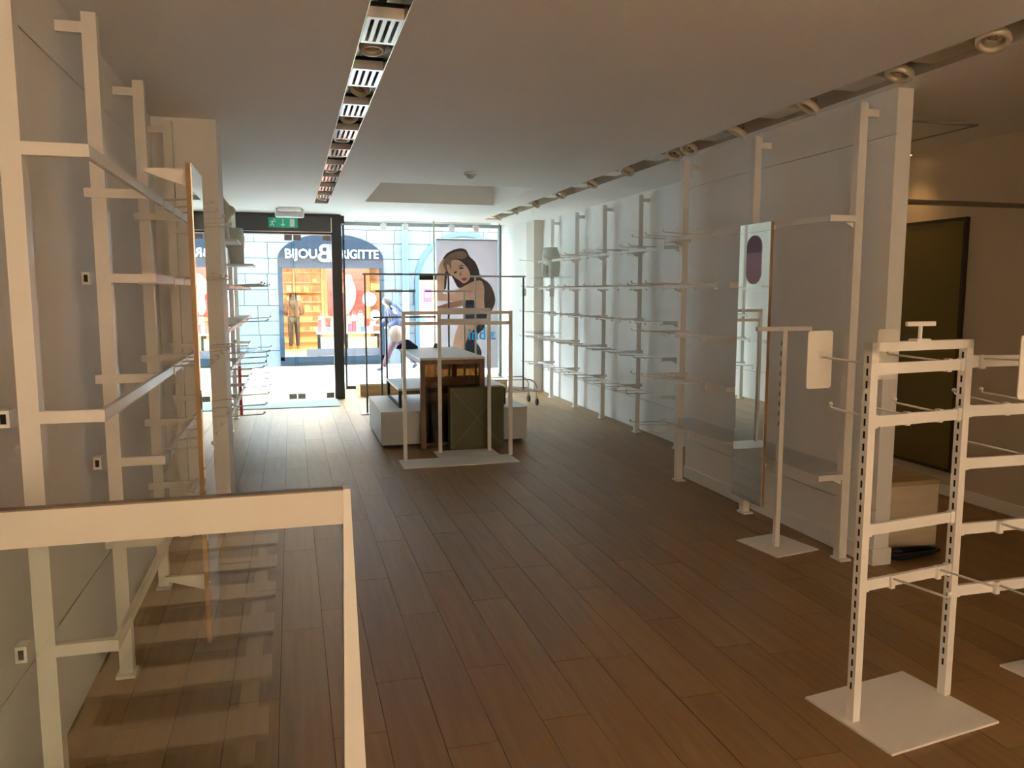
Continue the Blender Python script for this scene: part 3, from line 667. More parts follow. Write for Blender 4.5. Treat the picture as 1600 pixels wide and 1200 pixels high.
# right, far
RX = 3.76
rack('shelving_rack', 'long white wall rack along the bright right wall towards the window', RX, -1, [7.25, 8.25, 9.3, 10.29, 11.35],
     [(2.03, 7.25, 11.35), (1.64, 7.25, 11.35), (1.285, 7.25, 11.35), (.92, 7.25, 11.35), (.54, 7.25, 11.35)], XR, .2, socket=False)
h = Hooks(.29, False); cnt = {}; HP = []
for z, n in ((2.03, 13), (1.64, 13), (1.285, 17), (.92, 16), (.54, 13)):
    for k in range(n):
        y = 11.45 - (k+random.uniform(.2, .8))*4.25/n
        if z == 2.03 and 10.4 < y < 11.3: continue
        cnt[z] = cnt.get(z, -1)+1
        HP.append((y, z)); h.put((RX-.2, y, z), math.pi, '%s prong hook from the window on the %s rail of the long right rack' % (nth(cnt[z]), ROW[z]), 'hooks on the long right rack')
# right, near
NX = 3.135
rack('shelving_rack', 'white wall rack on the partition behind the tall mirror', NX, -1, [3.93, 4.98, 6.01],
     [(2.01, 3.93, 6.01), (1.64, 4.98, 6.01), (1.26, 4.98, 6.01), (.91, 4.98, 6.01), (.51, 3.93, 6.01)], XP, .19, socket=False)
for y in (3.93,):
    for z in (2.01, .51): pass
h = Hooks(.29, True)
for z, ys in ((2.01, (5.97, 5.72, 5.42, 5.2)), (1.64, (5.97, 5.7, 5.45, 5.15)), (1.26, (5.95, 5.75, 5.3)), (.91, (5.95, 5.75, 5.55, 5.25)), (.51, (5.95, 5.8, 5.5))):
    for k, y in enumerate(sorted(ys)): h.put((NX-.19, y, z), math.pi, '%s prong hook from the mirror on the %s rail of the partition rack' % (nth(k), ROW[z]), 'hooks on the partition rack')
for y0, y1, nm in ((4.98, 6.0, 'far'), (3.95, 4.94, 'near')):
    tag(MB().box(NX-.20, NX+.09, y0, y1, .533, .543).build('glass_shelf', SHELFG), 'clear glass shelf on the lowest rail of the partition rack, %s' % ('behind the mirror' if nm == 'near' else 'beside the first post'), 'glass shelf')
for z, y0, y1 in ((1.79, 10.4, 11.3), (.99, 11.0, 11.7)):
    tag(MB().box(3.4, 3.8, y0, y1, z-.005, z+.005).build('glass_shelf', SHELFG), 'clear glass shelf %s of the long right rack' % ('holding a hip mannequin' if z > 1.5 else 'low at the window end'), 'glass shelf')
def hook_at(z, y): return min((abs(a-y), a) for a, b in HP if b == z)[1]
for z, yy, lb in ((1.64, 11.4, 'outermost at the window end'), (1.64, 9.9, 'below the hip mannequin'), (.92, 10.6, 'low down by the glass shelf')):
    loc = (RX-.2-.25, hook_at(z, yy), z-.11)
    t = thing('hanging_tag', loc, 'white acrylic tag hanging from a hook, %s' % lb, 'tag')
    MB().box(loc[0]-.03, loc[0]+.03, loc[1]-.004, loc[1]+.004, loc[2], loc[2]+.11).build('card', WGLOSS, t)
    MB().tube([(loc[0], loc[1], loc[2]+.11), (loc[0], loc[1], loc[2]+.133)], .003).build('loop', WGLOSS, t)

# ------------------------------------------------------------------ mirrors
def mirror(x, y0, y1, z0, z1, sgn, label, brx):
    t = thing('tall_mirror', (x, y0, z0), label, 'mirror')
    MB().box(min(x, x-sgn*.017), max(x, x-sgn*.017), y0, y1, z0, z1).build('backing_board', OAK, t)
    MB().box(min(x, x+sgn*.005), max(x, x+sgn*.005), y0+.001, y1-.001, z0+.001, z1-.001).build('mirror_glass', MIRR, t)
    for z in (z0+.25, z1-.05):
        MB().prism([(x-sgn*.017, z-.035), (x-sgn*.017, z+.03), (brx, z+.03), (brx, z+.015)], y0+.03, y0+.05, 'XZ').build('mirror_bracket', WMET, t)
    return t
mirror(-.35, 3.27, 3.64, .19, 2.08, 1, 'tall narrow oak backed mirror on the left rack', LX+.194)
mt_ = mirror(2.885, 4.385, 4.735, .215, 2.03, -1, 'tall narrow mirror with purple oval sticker on the partition rack', NX-.20)
pill = [(4.56+.085*math.cos(a), 1.88+.075*math.sin(a) if math.sin(a) > 0 else 1.72+.075*math.sin(a)) for a in [2*math.pi*k/36 for k in range(36)]]
st = MB().prism(pill, 2.877, 2.8798, 'YZ').build('oval_sticker', mat('purple_sticker', (.36, .22, .36), .5), mt_)
pill2 = [(4.56+.085*math.cos(a), 1.88+.075*math.sin(a)) for a in [math.pi*k/18 for k in range(19)]] + [(4.475, 1.845), (4.645, 1.845)]
MB().prism(pill2, 2.8765, 2.877, 'YZ').build('sticker_head', mat('purple_dark', (.16, .09, .19), .5), st)

# ------------------------------------------------------------------ mannequins
MANN = mat('mannequin_grey', (.56, .57, .51), .5, vary=.04)
def ell(c, rx, ry, z, n=20, rot=0, sq=1.0):
    out = []
    for k in range(n):
        a = 2*math.pi*k/n; X = rx*math.copysign(abs(math.cos(a))**sq, math.cos(a)); Y = ry*math.copysign(abs(math.sin(a))**sq, math.sin(a))
        out.append((c[0]+X*math.cos(rot)-Y*math.sin(rot), c[1]+X*math.sin(rot)+Y*math.cos(rot), z))
    return out
def hips(base, rot, s, label):
    t = thing('mannequin_hips', base, label, 'mannequin'); c, sn = math.cos(rot), math.sin(rot)
    def at(f, l): return (base[0]+s*(f*c-l*sn), base[1]+s*(f*sn+l*c))
    m = MB()
    m.loft([ell(at(f, 0), s*ry, s*rx, base[2]+s*z, rot=rot) for z, rx, ry, f in ((.17, .06, .06, 0), (.2, .15, .105, -.005), (.26, .172, .115, -.01), (.32, .165, .11, 0), (.38, .145, .095, .005), (.43, .125, .085, .01), (.432, .11, .07, .01))])
    for sd in (-1, 1):
        m.loft([ell(at(f, sd*l), s*r*1.05, s*r*.95, base[2]+s*z, n=16, rot=rot) for z, r, f, l in ((0, .075, .01, .085), (.1, .083, .005, .086), (.2, .088, 0, .084), (.27, .075, 0, .075))])
    m.build('hip_form', MANN, t, smooth=True)
    MB().loft([ell(at(.01, 0), s*.085, s*.125, base[2]+s*.431, rot=rot), ell(at(.01, 0), s*.085, s*.125, base[2]+s*.438, rot=rot)]).build('waist_cap', mat('mannequin_cap', (.45, .46, .42), .5), t)
    return t
hips((3.58, 10.85, 1.795), math.pi+.35, .96, 'grey hip mannequin on the glass shelf of the long right rack')
def torso(base, rot, s, label):
    t = thing('mannequin_torso', base, label, 'mannequin'); c, sn = math.cos(rot), math.sin(rot)
    def at(f, l): return (base[0]+s*(f*c-l*sn), base[1]+s*(f*sn+l*c))
    MB().loft([ell(at(f, 0), s*ry, s*rx, base[2]+s*z, rot=rot) for z, rx, ry, f in ((0, .15, .1, 0), (.06, .14, .095, 0), (.16, .125, .085, .0), (.25, .14, .1, .02), (.33, .15, .115, .035), (.4, .155, .1, .01), (.46, .14, .07, -.01), (.5, .09, .055, -.02), (.54, .05, .05, -.02), (.6, .045, .047, -.015), (.605, .055, .055, -.015))]).build('torso_form', MANN, t, smooth=True)
    for sd in (-1, 1):
        m = MB(); p_ = at(.105, sd*.07); m.ball((p_[0], p_[1], base[2]+s*.33), s*.06, 12); m.build('bust', MANN, t, smooth=True)
    return t
torso((-.60, 7.8, 2.06), 0.2, .80, 'grey bust mannequin on a high shelf beyond the left pier')
hips((-.54, 8.9, 1.88), 0.1, .85, 'grey hip mannequin on a shelf beyond the left pier')
for y, z, x1 in ((7.8, 2.06, -.44), (8.9, 1.88, -.36)):
    tag(MB().box(XL+.02, x1, y-.3, y+.3, z-.022, z-.002).build('white_shelf', WMET), 'white shelf under the %s beyond the left pier' % ('bust mannequin' if z > 2 else 'hip mannequin'), 'shelf')
tag(MB().box(XL+.02, -.36, 8.4, 9.2, .985, .997).build('clear_shelf', SHELFG), 'clear shelf low on the rack beyond the left pier', 'glass shelf')
t = thing('red_strip', (-.62, 9.5, .3), 'narrow red strip hanging on the rack beyond the left pier', 'strip')
MB().box(-.60, -.57, 9.5, 9.512, .18, .75).build('strip', RED, t)

# ------------------------------------------------------------------ glass balustrade in front
YG = 2.1
bl = thing('glass_balustrade', (.05, YG, 0), 'glass balustrade with broad cream handrail and tapered white upright', 'balustrade')
MB().box(XL+.002, .118, YG, YG+.03, .985, 1.076).build('handrail', CREAM, bl)
MB().box(XL+.002, .118, YG-.001, YG+.032, 1.076, 1.080).build('rail_cap', mat('cap_brown', (.22, .17, .12), .5), bl)
MB().add([(x_, y_, z_) for z_, xa, xb in ((1.08, .118, .136), (0, .098, .170)) for x_, y_ in ((xa, YG-.005), (xb, YG-.005), (xb, YG+.035), (xa, YG+.035))],
         [(0, 1, 2, 3), (7, 6, 5, 4), (0, 4, 5, 1), (1, 5, 6, 2), (2, 6, 7, 3), (3, 7, 4, 0)]).build('upright', WMET, bl)
MB().box(XL+.002, .105, YG+.012, YG+.020, .04, .985).build('pane', glass('balustrade_glass', (.93, .96, .94), ior=1.85), bl)
MB().box(XL+.002, .098, YG, YG+.03, 0, .04).build('bottom_rail', WMET, bl)
# guessed slatted pallet, added out of view for its banded reflection in the glass
t = thing('added_reflection_pallet', (-.45, .4, 0), 'unseen pale slatted pallet added before the balustrade for its banded reflection', 'pallet')
PALE = wood('pale_pine', (.80, .66, .46), (.88, .75, .55), .5, axis=0)
for yy in (1.45, 1.02, .58, .15, -.28, -.7): MB().box(-.80, -.12, yy-.1, yy+.1, .08, .10).build('slat', PALE, t)
for xx in (-.75, -.2): MB().box(xx-.03, xx+.03, -.8, 1.55, 0, .08).build('runner', PALE, t)

# ------------------------------------------------------------------ display stand in the foreground right
A0 = Vector((1.977, 2.362, 0)); B0 = Vector((2.458, 2.430, 0)); u = (B0-A0).normalized(); v = Vector((-u.y, u.x, 0)); L0 = (B0-A0).length
def fr(s_, d_, z_): return tuple(A0 + u*s_ + v*d_ + Vector((0, 0, z_)))
DS = thing('display_stand', tuple(A0+u*L0/2), 'white slotted display stand with two bays on square floor plates', 'display stand')
def obox(s0, s1, d0, d1, z0, z1):
    m = MB(); m.box(s0, s1, d0, d1, z0, z1); M = Matrix(((u.x, v.x, 0, A0.x), (u.y, v.y, 0, A0.y), (0, 0, 1, 0), (0, 0, 0, 1))); return m.xf(M)
PT = .017
for s_ in (0, L0):
    po = obox(s_-PT, s_+PT, -PT, PT, .008, 1.42).build('post', WMET, DS)
    sl = MB()
    for k in range(28): 
        zz = 1.36 - k*.045
        q = obox(s_-PT-.0008, s_-PT+.001, -.004, .004, zz-.013, zz+.013); sl.add(q.v, q.f)
    sl.build('slots', DARKHOLE, po)
    for zz in (1.30, 1.10, .71):
        pass
obox(-PT, L0+PT, -PT, PT, 1.387, 1.42).build('top_bar', WMET, DS)
for zz, s0 in ((1.325, PT), (1.135, PT), (.735, PT), (.525, PT)):
    br = obox(s0, L0-PT, -.008, .008, zz-.02, zz+.02).build('cross_bar', WMET, DS)
    for e in (s0, L0-PT-.02): obox(e, e+.02, -.011, .011, zz-.023, zz+.023).build('bar_end', WMET, br)
    obox(-PT-.0, PT+.006, -.010, .010, zz-.06, zz-.025).build('bar_hook', WMET, br)
base_poly = [(1.909, 2.553), (2.44, 2.631), (2.496, 2.206), (1.957, 2.134)]
MB().prism(base_poly, 0, .008, 'XY').build('base_plate', WMET, DS)
# second bay
C0 = Vector((2.985, 2.425, 0))
MB().box(C0.x-PT, C0.x+PT, C0.y-PT, C0.y+PT, .008, 1.42).build('post', WMET, DS)
MB().prism([(2.885, 2.568), (3.40, 2.60), (3.44, 2.22), (2.93, 2.19)], 0, .008, 'XY').build('base_plate', WMET, DS)
for zz in (1.335, 1.145, .94, .68, .432):
    br = MB().bar((B0.x+PT, B0.y, zz), (C0.x-PT, C0.y, zz), .016, .042).build('cross_bar', WMET, DS)
    MB().bar((B0.x+PT, B0.y, zz), (B0.x+PT+.02, B0.y, zz), .022, .047).build('bar_end', WMET, br)
# sign holder on the top bar
t = thing('sign_holder', fr(.235, 0, 1.42), 'small white T shaped card holder on top of the display stand', 'card holder')
obox(.20, .27, -.019, .019, 1.415, 1.427).build('clamp', WMET, t)
MB().tube([fr(.235, 0, 1.427), fr(.235, 0, 1.475)], .007, 8).build('stem', WMET, t)
MB().bar(tuple(Vector(fr(.235, 0, 1.482))-Vector((.062, 0, 0))), tuple(Vector(fr(.235, 0, 1.482))+Vector((.062, 0, 0))), .012, .016).build('cross_piece', WMET, t)
ang = math.atan2(u.y, u.x)
hu = Hooks(.29, True); hk = Hooks(.2, True)
for k, s_ in enumerate((.04, .40)): hu.put(fr(s_, .008, 1.325), ang+math.pi/2, 'white prong hook carrying a blank card behind the upper bar, at the %s post' % ('slotted left', 'shared middle')[k], 'upper rear hooks on the display stand')
for k, s_ in enumerate((.03, .20, .37)):
    hk.put(fr(s_, .008, 1.135), ang+math.pi/2, '%s rear prong hook from the outer post on the second bar of the display stand' % nth(k), 'rear hooks on the display stand')
hb = Hooks(.3, True)
for k, (xx, zz, rz) in enumerate(((2.675, 1.145, -.13), (2.86, 1.145, 0), (2.80, .94, .1))):
    hb.put((xx, 2.436, zz), math.pi/2+rz, 'rear prong hook on the right bay of the stand, %s' % ('second bar by shared post', 'second bar further out', 'third bar')[k], 'rear hooks on the right bay')
hf = Hooks(.24, True)
for k, s_ in enumerate((.15, .395)):
    hf.put(fr(s_, -.008, .525), ang-math.pi/2, 'front prong hook %s of the lowest bar of the display stand' % ('near the middle', 'at the inner end')[k], 'front hooks on the display stand')
for k, (xx, zz) in enumerate(((2.66, .68), (2.665, .432), (2.76, 1.145))):
    hf.put((xx, 2.416, zz), -math.pi/2, 'front prong hook on the right bay of the display stand, %s bar' % ('fourth', 'lowest', 'second')[k], 'front hooks on the right bay')
hf.put((2.52, 2.416, 1.335), -math.pi/2, 'front prong hook carrying a blank card on the top bar of the right bay', 'front hooks on the right bay')
CARD = mat('card_white', (.84, .81, .74), .5, vary=.02)
def card(c, nrm, wd, hg, label):
    c = Vector(c); n_ = Vector(nrm).normalized(); r_ = Vector((n_.y, -n_.x, 0))
    t = thing('display_card', tuple(c), label, 'card')
    m = MB(); rr = .012; pts = []
    for cx, cz, a0 in ((wd/2-rr, hg/2-rr, 0), (-wd/2+rr, hg/2-rr, 90), (-wd/2+rr, -hg/2+rr, 180), (wd/2-rr, -hg/2+rr, 270)):
        for k in range(4):
            a = math.radians(a0+k*30); pts.append((cx+rr*math.cos(a), cz+rr*math.sin(a)))
    n = len(pts); vs = [c + r_*a + Vector((0, 0, b)) + n_*d for d in (-.0025, .0025) for a, b in pts]
    m.add(vs, [tuple(range(n)), tuple(range(2*n-1, n-1, -1))]+[(i, (i+1) % n, n+(i+1) % n, n+i) for i in range(n)]); m.build('plate', CARD, t)
    MB().bar(tuple(c - n_*.014 + Vector((0, 0, .02))), tuple(c + Vector((0, 0, .02))), .012, .03).build('card_clip', CARD, t)
    return t
q = Vector(fr(.04, .285, 0)); card((q.x, q.y, 1.335), tuple(v), .125, .225, 'white blank card on the rear hook at the outer post of the display stand')
q = Vector(fr(.40, .285, 0)); card((q.x, q.y, 1.345), tuple(v), .115, .205, 'white blank card behind the top bar of the display stand')
card((2.525, 2.19, 1.335), (0, 1, 0), .155, .225, 'white blank card in front of the right bay of the display stand')

# ------------------------------------------------------------------ single T stand by the partition
t = thing('t_stand', (2.89, 4.22, 0), 'single white slotted T stand on a square floor plate by the mirror', 'stand')
MB().prism([(2.72, 4.40), (3.05, 4.46), (3.115, 4.10), (2.78, 4.04)], 0, .008, 'XY').build('base_plate', WMET, t)
po = MB().box(2.875, 2.905, 4.205, 4.235, .008, 1.38).build('post', WMET, t)
sl = MB()
for k in range(9): sl.box(2.8745, 2.876, 4.216, 4.224, 1.27-k*.062, 1.30-k*.062)
sl.build('slots', DARKHOLE, po)
MB().box(2.70, 3.08, 4.21, 4.232, 1.36, 1.385).build('cross_bar', WMET, t)

# ------------------------------------------------------------------ two portal racks in the middle
DIMW = WMET
def portal(x0, x1, y, ztop, base, name_label, z2):
    t = thing('portal_rack', ((x0+x1)/2, y, 0), name_label, 'garment rack'); h_ = .016
    for xx in (x0, x1): MB().box(xx-h_, xx+h_, y-h_, y+h_, .008, ztop).build('post', WMET, t)
    MB().box(x0+h_, x1-h_, y-h_, y+h_, ztop-.032, ztop).build('top_bar', WMET, t)
    MB().box(x0+h_, x1-h_, y-h_, y+h_, z2-.016, z2+.016).build('lower_bar', WMET, t)
    MB().box(*base, 0, .008).build('base_plate', WMET, t)
    return t
portal(1.0, 2.03, 7.38, 1.415, (.94, 2.03, 7.05, 7.42), 'wide white portal rack on a floor plate before the tables', 1.30)
portal(1.385, 1.885, 7.66, 1.435, (1.33, 1.93, 7.43, 7.74), 'narrower white portal rack close to the green panel', 1.315)

# ------------------------------------------------------------------ nest of tables
LAM = mat('grey_laminate', (.50, .50, .48), .4, vary=.03); LAMB = mat('dark_base', (.03, .028, .025), .6)
EDGE = mat('laminate_edge', (.12, .10, .08), .5)
t = thing('display_platform', (1.62, 8.7, 0), 'low grey laminate display platform under the tables', 'platform')
MB().box(.88, 2.36, 8.14, 9.32, 0, .03).build('plinth', LAMB, t)
MB().box(.853, 2.40, 8.06, 9.37, .03, .355).build('body', LAM, t, bevel=.002)
MB().box(.850, 2.403, 8.057, 9.373, .355, .375).build('top_board', LAM, t, bevel=.002)
MB().box(.849, .852, 8.05, 8.057, .03, .375).build('corner_edge', EDGE, t)
BRW = wood('brown_table', (.10, .042, .014), (.19, .085, .03), .4, axis=2)
t = thing('tall_table', (1.57, 8.7, 0), 'tall brown wooden table with white top and smoked glass front', 'table')
MB().box(1.235, 1.912, 7.94, 9.47, .905, .928).build('table_top', mat('white_top', (.74, .73, .70), .35, vary=.03), t, bevel=.002)
for xx in (1.24, 1.86):
    for yy in (7.95, 9.40): MB().box(xx, xx+.05, yy, yy+.05, 0, .905).build('leg', BRW, t)
MB().box(1.29, 1.86, 7.955, 7.985, .86, .905).build('apron', BRW, t)
for xx in (1.245, 1.87): MB().box(xx, xx+.03, 8.0, 9.4, .865, .905).build('side_apron', BRW, t)
MB().box(1.29, 1.86, 7.965, 7.972, .05, .86).build('glass_front', glass('smoked_brown', (.20, .115, .05)), t)
MB().box(1.29, 1.50, 7.975, 7.99, .02, .45).build('front_panel', BRW, t)
t = thing('low_table', (1.65, 8.95, .375), 'low white topped table with dark legs standing on the platform', 'table')
MB().box(1.06, 2.235, 8.30, 9.36, .555, .578).build('table_top', mat('white_top', (0, 0, 0)), t, bevel=.002)
for xx in (1.065, 2.20):
    for yy in (8.31, 9.32): MB().box(xx, xx+.03, yy, yy+.03, .375, .555).build('leg', LAMB, t)
    MB().box(xx, xx+.03, 8.34, 9.32, .375, .39).build('foot_rail', LAMB, t)
MB().box(1.095, 2.2, 8.315, 8.335, .52, .555).build('apron', BRW, t)
OLIVE = mat('olive_panel', (.075, .072, .02), .45, vary=.15, scale=4)
t = thing('green_crate', (1.79, 7.85, 0), 'olive green crate with diagonal cross leaning by the tall table', 'crate')
MB().box(1.515, 2.075, 7.80, 7.925, .0, .632).build('crate_body', OLIVE, t, bevel=.003)
OL2 = mat('olive_line', (.13, .125, .05), .5)
for a, b in (((1.53, .02), (2.06, .615)), ((1.53, .615), (2.06, .02))):
    MB().bar((a[0], 7.797, a[1]), (b[0], 7.797, b[1]), .004, .012).build('cross_strip', OL2, t)
for a in ((1.515, 1.525, .0, .632), (2.065, 2.075, .0, .632)): MB().box(a[0], a[1], 7.794, 7.80, a[2], a[3]).build('edge_strip', OL2, t)
# cloth heap and green toy on the tall table
m = MB(); m.loft([ell((1.30, 9.3), .13*k1, .08*k1, .928+zz, n=14, sq=1.2) for zz, k1 in ((0, 1), (.03, .95), (.06, .6), (.095, .3), (.11, .1))])
tag(m.build('cloth_heap', mat('navy_cloth', (.03, .05, .10), .8), smooth=True), 'small dark blue cloth heap at the far end of the tall table', 'cloth')
t = thing('hanging_trinket', (1.66, 9.35, .928), 'small green trinket with cord at the far end of the tall table', 'trinket')
MB().loft([ell((1.66, 9.35), .045*k1, .03*k1, .929+zz, n=10) for zz, k1 in ((0, 1), (.04, .8), (.055, .3))]).build('body', mat('trinket_green', (.03, .16, .11), .5), t)
MB().ball((1.69, 9.35, .985), .018, 8).build('bead', RED, t)
MB().tube([(1.675, 9.35, .98), (1.67, 9.35, 1.25)], .003).build('cord', BLACK, t)
# window podium
t = thing('window_podium', (2.2, 12.6, 0), 'low pale green topped podium of light wood in the shop window', 'podium')
MB().box(.98, 3.3, 12.2, 13.05, 0, .17).build('body', wood('light_wood', (.42, .25, .11), (.6, .4, .2), .45, axis=0), t)
MB().box(.97, 3.31, 12.19, 13.06, .17, .195).build('top_sheet', mat('pale_green', (.55, .66, .55), .3), t)

# ------------------------------------------------------------------ thin garment stands
DKR = mat('dark_rod', (.10, .10, .10), .35, .6)
def garment(x0, x1, y, z, posts, mt, label, base=True):
    t = thing('garment_stand', ((x0+x1)/2, y, 0), label, 'garment stand')
    MB().box(x0, x1, y-.012, y+.012, z-.012, z+.012).build('top_rail', mt, t)
    for px in posts:
        MB().box(px-.011, px+.011, y-.011, y+.011, .01, z-.012).build('post', mt, t)
        if base: MB().box(px-.09, px+.09, y-.16, y+.16, 0, .01).build('foot', mt, t)
    return t
garment(.90, 2.06, 10.5, 1.82, (.93, 2.03), DKR, 'tall dark garment stand behind the platform')
garment(.99, 1.48, 9.78, 1.60, (1.05,), DKR, 'short dark T stand with arms at the back left of the platform')
garment(1.59, 2.18, 9.78, 1.60, (2.09,), mat('pale_rod', (.5, .48, .44), .35), 'short pale T stand at the back of the platform')
garment(.99, 1.80, 10.18, 1.27, (1.16,), DKR, 'low dark T stand behind the short dark one')
# rolling rack
t = thing('rolling_rack', (2.8, 10.65, 0), 'chrome rolling garment rack on casters beside the platform', 'garment rack')
MB().bar((2.36, 10.6, 1.80), (3.13, 10.6, 1.80), .025, .025).build('top_rail', MATS['pale_rod'], t)
MB().tube([(3.10, 10.6, .22), (3.10, 10.6, 1.79)], .013, 8).build('post', DKR, t)
MB().tube([(2.42, 10.6, .22), (2.42, 10.6, 1.79)], .013, 8).build('post', MATS['pale_rod'], t)
for yy in (10.6, 11.0):
    MB().tube([(2.5, yy, .22), (2.5, yy, .32), (2.56, yy, .37), (3.2, yy, .37), (3.27, yy, .33), (3.30, yy, .27), (3.30, yy, .12)], .011, 8).build('base_hoop', CHROME, t)
for yy in (10.55, 10.7, 10.85, 11.0): MB().tube([(2.40, yy, .21), (3.30, yy, .21)], .008, 6).build('base_rod', CHROME, t)
for xx in (2.42, 3.30):
    for yy in (10.6, 11.0):
        c_ = MB().box(xx-.015, xx+.015, yy-.02, yy+.02, .07, .13).build('caster_fork', CHROME, t)
        MB().tube([(xx-.014, yy, .05), (xx+.014, yy, .05)], .05, 16).build('wheel', BLACK, c_)
# slim window poles and track spots
BRASS = mat('pole_brass', (.34, .36, .22), .4, .5)
for (px, py, lb) in ((2.23, 12.72, 'beside the poster'), (3.36, 12.9, 'at the right end of the window')):
    t = thing('display_pole', (px, py, 0), 'slim floor to ceiling brass pole %s' % lb, 'pole')
    MB().tube([(px, py, .2), (px, py, HC)], .013, 10).build('tube', BRASS, t)
    MB().tube([(px, py, .195), (px, py, .215)], .035, 14).build('foot', BRASS, t)
t = thing('spot_track', (2.2, 12.9, HC), 'thin white lighting track on the ceiling along the shop window', 'lighting track')
MB().box(1.0, 3.2, 12.88, 12.92, HC-.025, HC).build('track', WGLOSS, t)
for px in (1.45, 1.80, 2.55, 2.96):
    t = thing('track_spot', (px, 12.9, HC-.12), 'small white cube spotlight hanging from the window track', 'spotlight', 'window track spotlights')
    MB().box(px-.045, px+.045, 12.86, 12.95, HC-.14, HC-.04).build('lamp_head', WGLOSS, t, bevel=.008)
    MB().tube([(px, 12.9, HC-.045), (px, 12.9, HC-.02)], .012).build('stem', WGLOSS, t)

# ------------------------------------------------------------------ poster and lettering in the window
def paper(name, col, vary=.08, scale=6):
    m = mat(name, col, .6, vary=vary, scale=scale); nt = m.node_tree; b = nt.nodes['Principled BSDF']; o = nt.nodes['Material Output']
    tr = nt.nodes.new('ShaderNodeBsdfTranslucent'); mx = nt.nodes.new('ShaderNodeMixShader'); mx.inputs['Fac'].default_value = .22
    nt.links.new(b.inputs['Base Color'].links[0].from_socket, tr.inputs['Color'])
    nt.links.new(b.outputs['BSDF'], mx.inputs[1]); nt.links.new(tr.outputs['BSDF'], mx.inputs[2]); nt.links.new(mx.outputs['Shader'], o.inputs['Surface'])
    return m
PX0, PX1, PZ0, PZ1, PY = 2.335, 3.375, .30, 2.45, 13.08
pt = thing('window_poster', ((PX0+PX1)/2, PY, PZ0), 'large mauve poster of a long haired woman hanging in the shop window', 'poster')
MB().add([(PX0, PY, PZ0), (PX1, PY, PZ0), (PX1, PY, PZ1), (PX0, PY, PZ1)], [(0, 1, 2, 3)]).build('sheet', paper('poster_mauve', (.27, .23, .24), .05), pt)
MB().tube([(PX0, PY+.006, PZ1), (PX1, PY+.006, PZ1)], .012).build('hanging_rod', GREYMET, pt)
for xx in (PX0+.1, PX1-.1): MB().tube([(xx, PY+.006, PZ1), (xx, PY+.006, HC)], .003).build('wire', GREYMET, pt)
def pz(x, y):    # poster print coordinates taken from the print itself (sheet spans x 690..1130, y 270..1290 in its own units)
    return (PX0 + (x-690)/440*(PX1-PX0), PZ1 - (y-270)/1010*(PZ1-PZ0))
lay = [0]
def pr(name, mt, pts, smooth=True):
    lay[0] += 1; d = PY - .0012*lay[0]
    q = [pz(*a) for a in pts]; q = smooth_poly(q, 4) if smooth else q
    q = [(min(max(a, PX0), PX1), min(max(b, PZ0), PZ1)) for a, b in q]
    return MB().add([(a, d, b) for a, b in q], [tuple(range(len(q)))]).build(name, mt, pt)
HA = paper('print_hair', (.06, .03, .025), .5, 14); SK = paper('print_skin', (.60, .34, .24), .2, 5); SK2 = paper('print_skin_shade', (.33, .15, .10))
BT = paper('print_black', (.02, .022, .035)); LIP = paper('print_lip', (.30, .06, .06)); HB = paper('print_hair_light', (.22, .12, .08), .4, 16)
pr('hair_back', HA, [(715, 600), (718, 480), (745, 400), (790, 360), (850, 338), (900, 348), (925, 400), (965, 440), (990, 500), (1005, 560), (1060, 600), (1095, 660), (1112, 740), (1095, 800), (1070, 840), (1000, 840), (960, 700), (900, 640), (840, 640), (800, 560), (765, 560), (755, 640), (735, 660)])
pr('torso_dark', BT, [(880, 740), (960, 720), (1040, 800), (1050, 860), (1020, 940), (960, 970), (900, 960), (880, 880)])
pr('thigh', SK, [(800, 1090), (830, 970), (870, 900), (930, 890), (990, 900), (960, 990), (900, 1060), (880, 1140), (840, 1200), (800, 1190)])
pr('shorts', BT, [(890, 1090), (930, 1000), (1000, 930), (1030, 900), (1030, 960), (980, 1010), (960, 1060), (990, 1100), (1008, 1150), (1000, 1180), (940, 1160), (900, 1150)])
pr('raised_forearm', SK, [(692, 640), (696, 520), (720, 440), (752, 420), (760, 470), (745, 560), (738, 660), (712, 720), (692, 720)])
pr('upper_arm', SK, [(692, 690), (760, 690), (830, 660), (900, 620), (960, 590), (1010, 590), (1030, 650), (1028, 740), (1030, 820), (980, 820), (960, 745), (900, 740), (820, 745), (740, 745), (692, 740)])
pr('lower_arm', SK2, [(692, 790), (740, 770), (800, 750), (890, 740), (880, 780), (800, 800), (730, 820), (692, 815)])
pr('face', SK, [(775, 460), (800, 430), (850, 430), (895, 470), (920, 510), (930, 555), (912, 590), (880, 608), (850, 585), (815, 560), (790, 520)])
pr('hair_fringe', HB, [(735, 450), (765, 400), (820, 368), (880, 360), (905, 395), (880, 420), (830, 420), (795, 440), (790, 500), (770, 520), (748, 500)])
pr('hair_fall', HA, [(880, 420), (930, 420), (975, 480), (995, 540), (1000, 580), (960, 585), (938, 545), (915, 490)])
pr('fingers', SK, [(760, 470), (775, 465), (785, 500), (800, 545), (790, 555), (770, 520)])
pr('eye', HA, [(845, 492), (862, 482), (882, 488), (866, 498)]); pr('eye', HA, [(808, 528), (820, 516), (834, 516), (824, 532)])
pr('brow', HA, [(842, 478), (865, 466), (888, 474), (866, 474)])
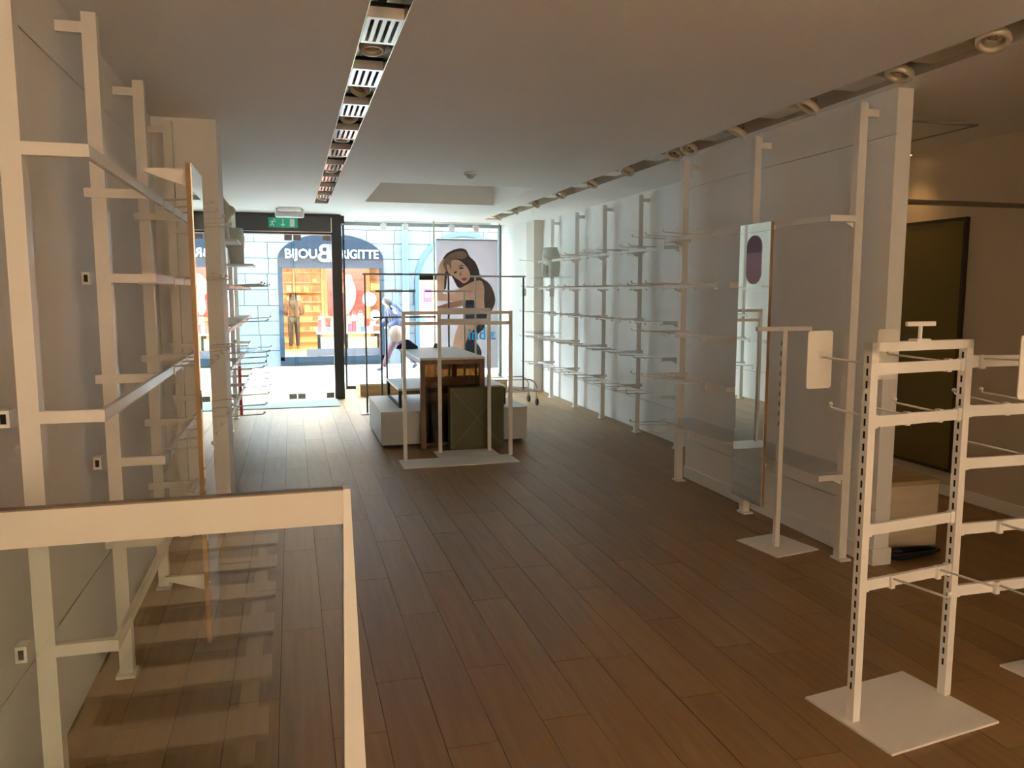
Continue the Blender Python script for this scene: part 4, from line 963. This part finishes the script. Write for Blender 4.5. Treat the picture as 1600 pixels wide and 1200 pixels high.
pr('nose', SK2, [(850, 535), (860, 520), (866, 545), (856, 552)]); pr('lips', LIP, [(865, 572), (885, 566), (905, 570), (890, 588), (874, 586)])
wt = thing('window_lettering', (3.1, 13.235, .78), 'blue letters stuck on the shop window in front of the poster', 'lettering')
text('indiz', 2.86, 13.06-.002, .79, .27, mat('letter_blue', (.02, .30, .62), .4), wt, width=.47, ext=.003, bold=.005)

# ------------------------------------------------------------------ side room: framed panel, chest, rod, cable
t = thing('framed_panel', (XS-.02, 5.4, .2), 'large olive board with thin dark frame on the side room wall', 'wall panel')
MB().box(XS-.025, XS-.002, 4.94, 5.86, .22, 2.13).build('board', mat('olive_board', (.16, .125, .03), .45, vary=.12, scale=2), t)
DF = mat('dark_frame', (.04, .025, .015), .5)
for a in ((4.915, 4.94, .195, 2.155), (5.86, 5.885, .195, 2.155)): MB().box(XS-.035, XS-.002, a[0], a[1], a[2], a[3]).build('frame_side', DF, t)
for a in ((.195, .22), (2.13, 2.155)): MB().box(XS-.035, XS-.002, 4.94, 5.86, a[0], a[1]).build('frame_rail', DF, t)
tag(MB().tube([(3.35, 3.95, 2.12), (XS, 3.95, 2.12)], .016, 10).build('hanging_rod', mat('dull_rod', (.25, .21, .15), .4, .6)), 'dull metal hanging rod spanning the side room from the partition', 'rod')
PINE = wood('chest_wood', (.50, .40, .26), (.62, .51, .35), .5, axis=0)
t = thing('storage_chest', (3.66, 4.2, 0), 'pale wooden storage chest with darker lid edge behind the partition end', 'chest')
MB().box(3.42, 3.905, 4.0, 4.45, 0, .395).build('body', PINE, t, bevel=.003)
MB().box(3.415, 3.91, 3.995, 4.455, .395, .425).build('lid', wood('chest_lid', (.36, .25, .13), (.45, .32, .17), .45, axis=0), t, bevel=.003)
pts = []
for k in range(40):
    a = k/39*2*math.pi*2.6; rr = .11+.03*math.sin(k*.9); pts.append((3.58+1.35*rr*math.cos(a), 3.84+.55*rr*math.sin(a), .012+.0009*k))
tag(MB().tube(pts, .011, 6).build('black_cable', BLACK), 'black cable coiled on the floor beside the storage chest', 'cable')
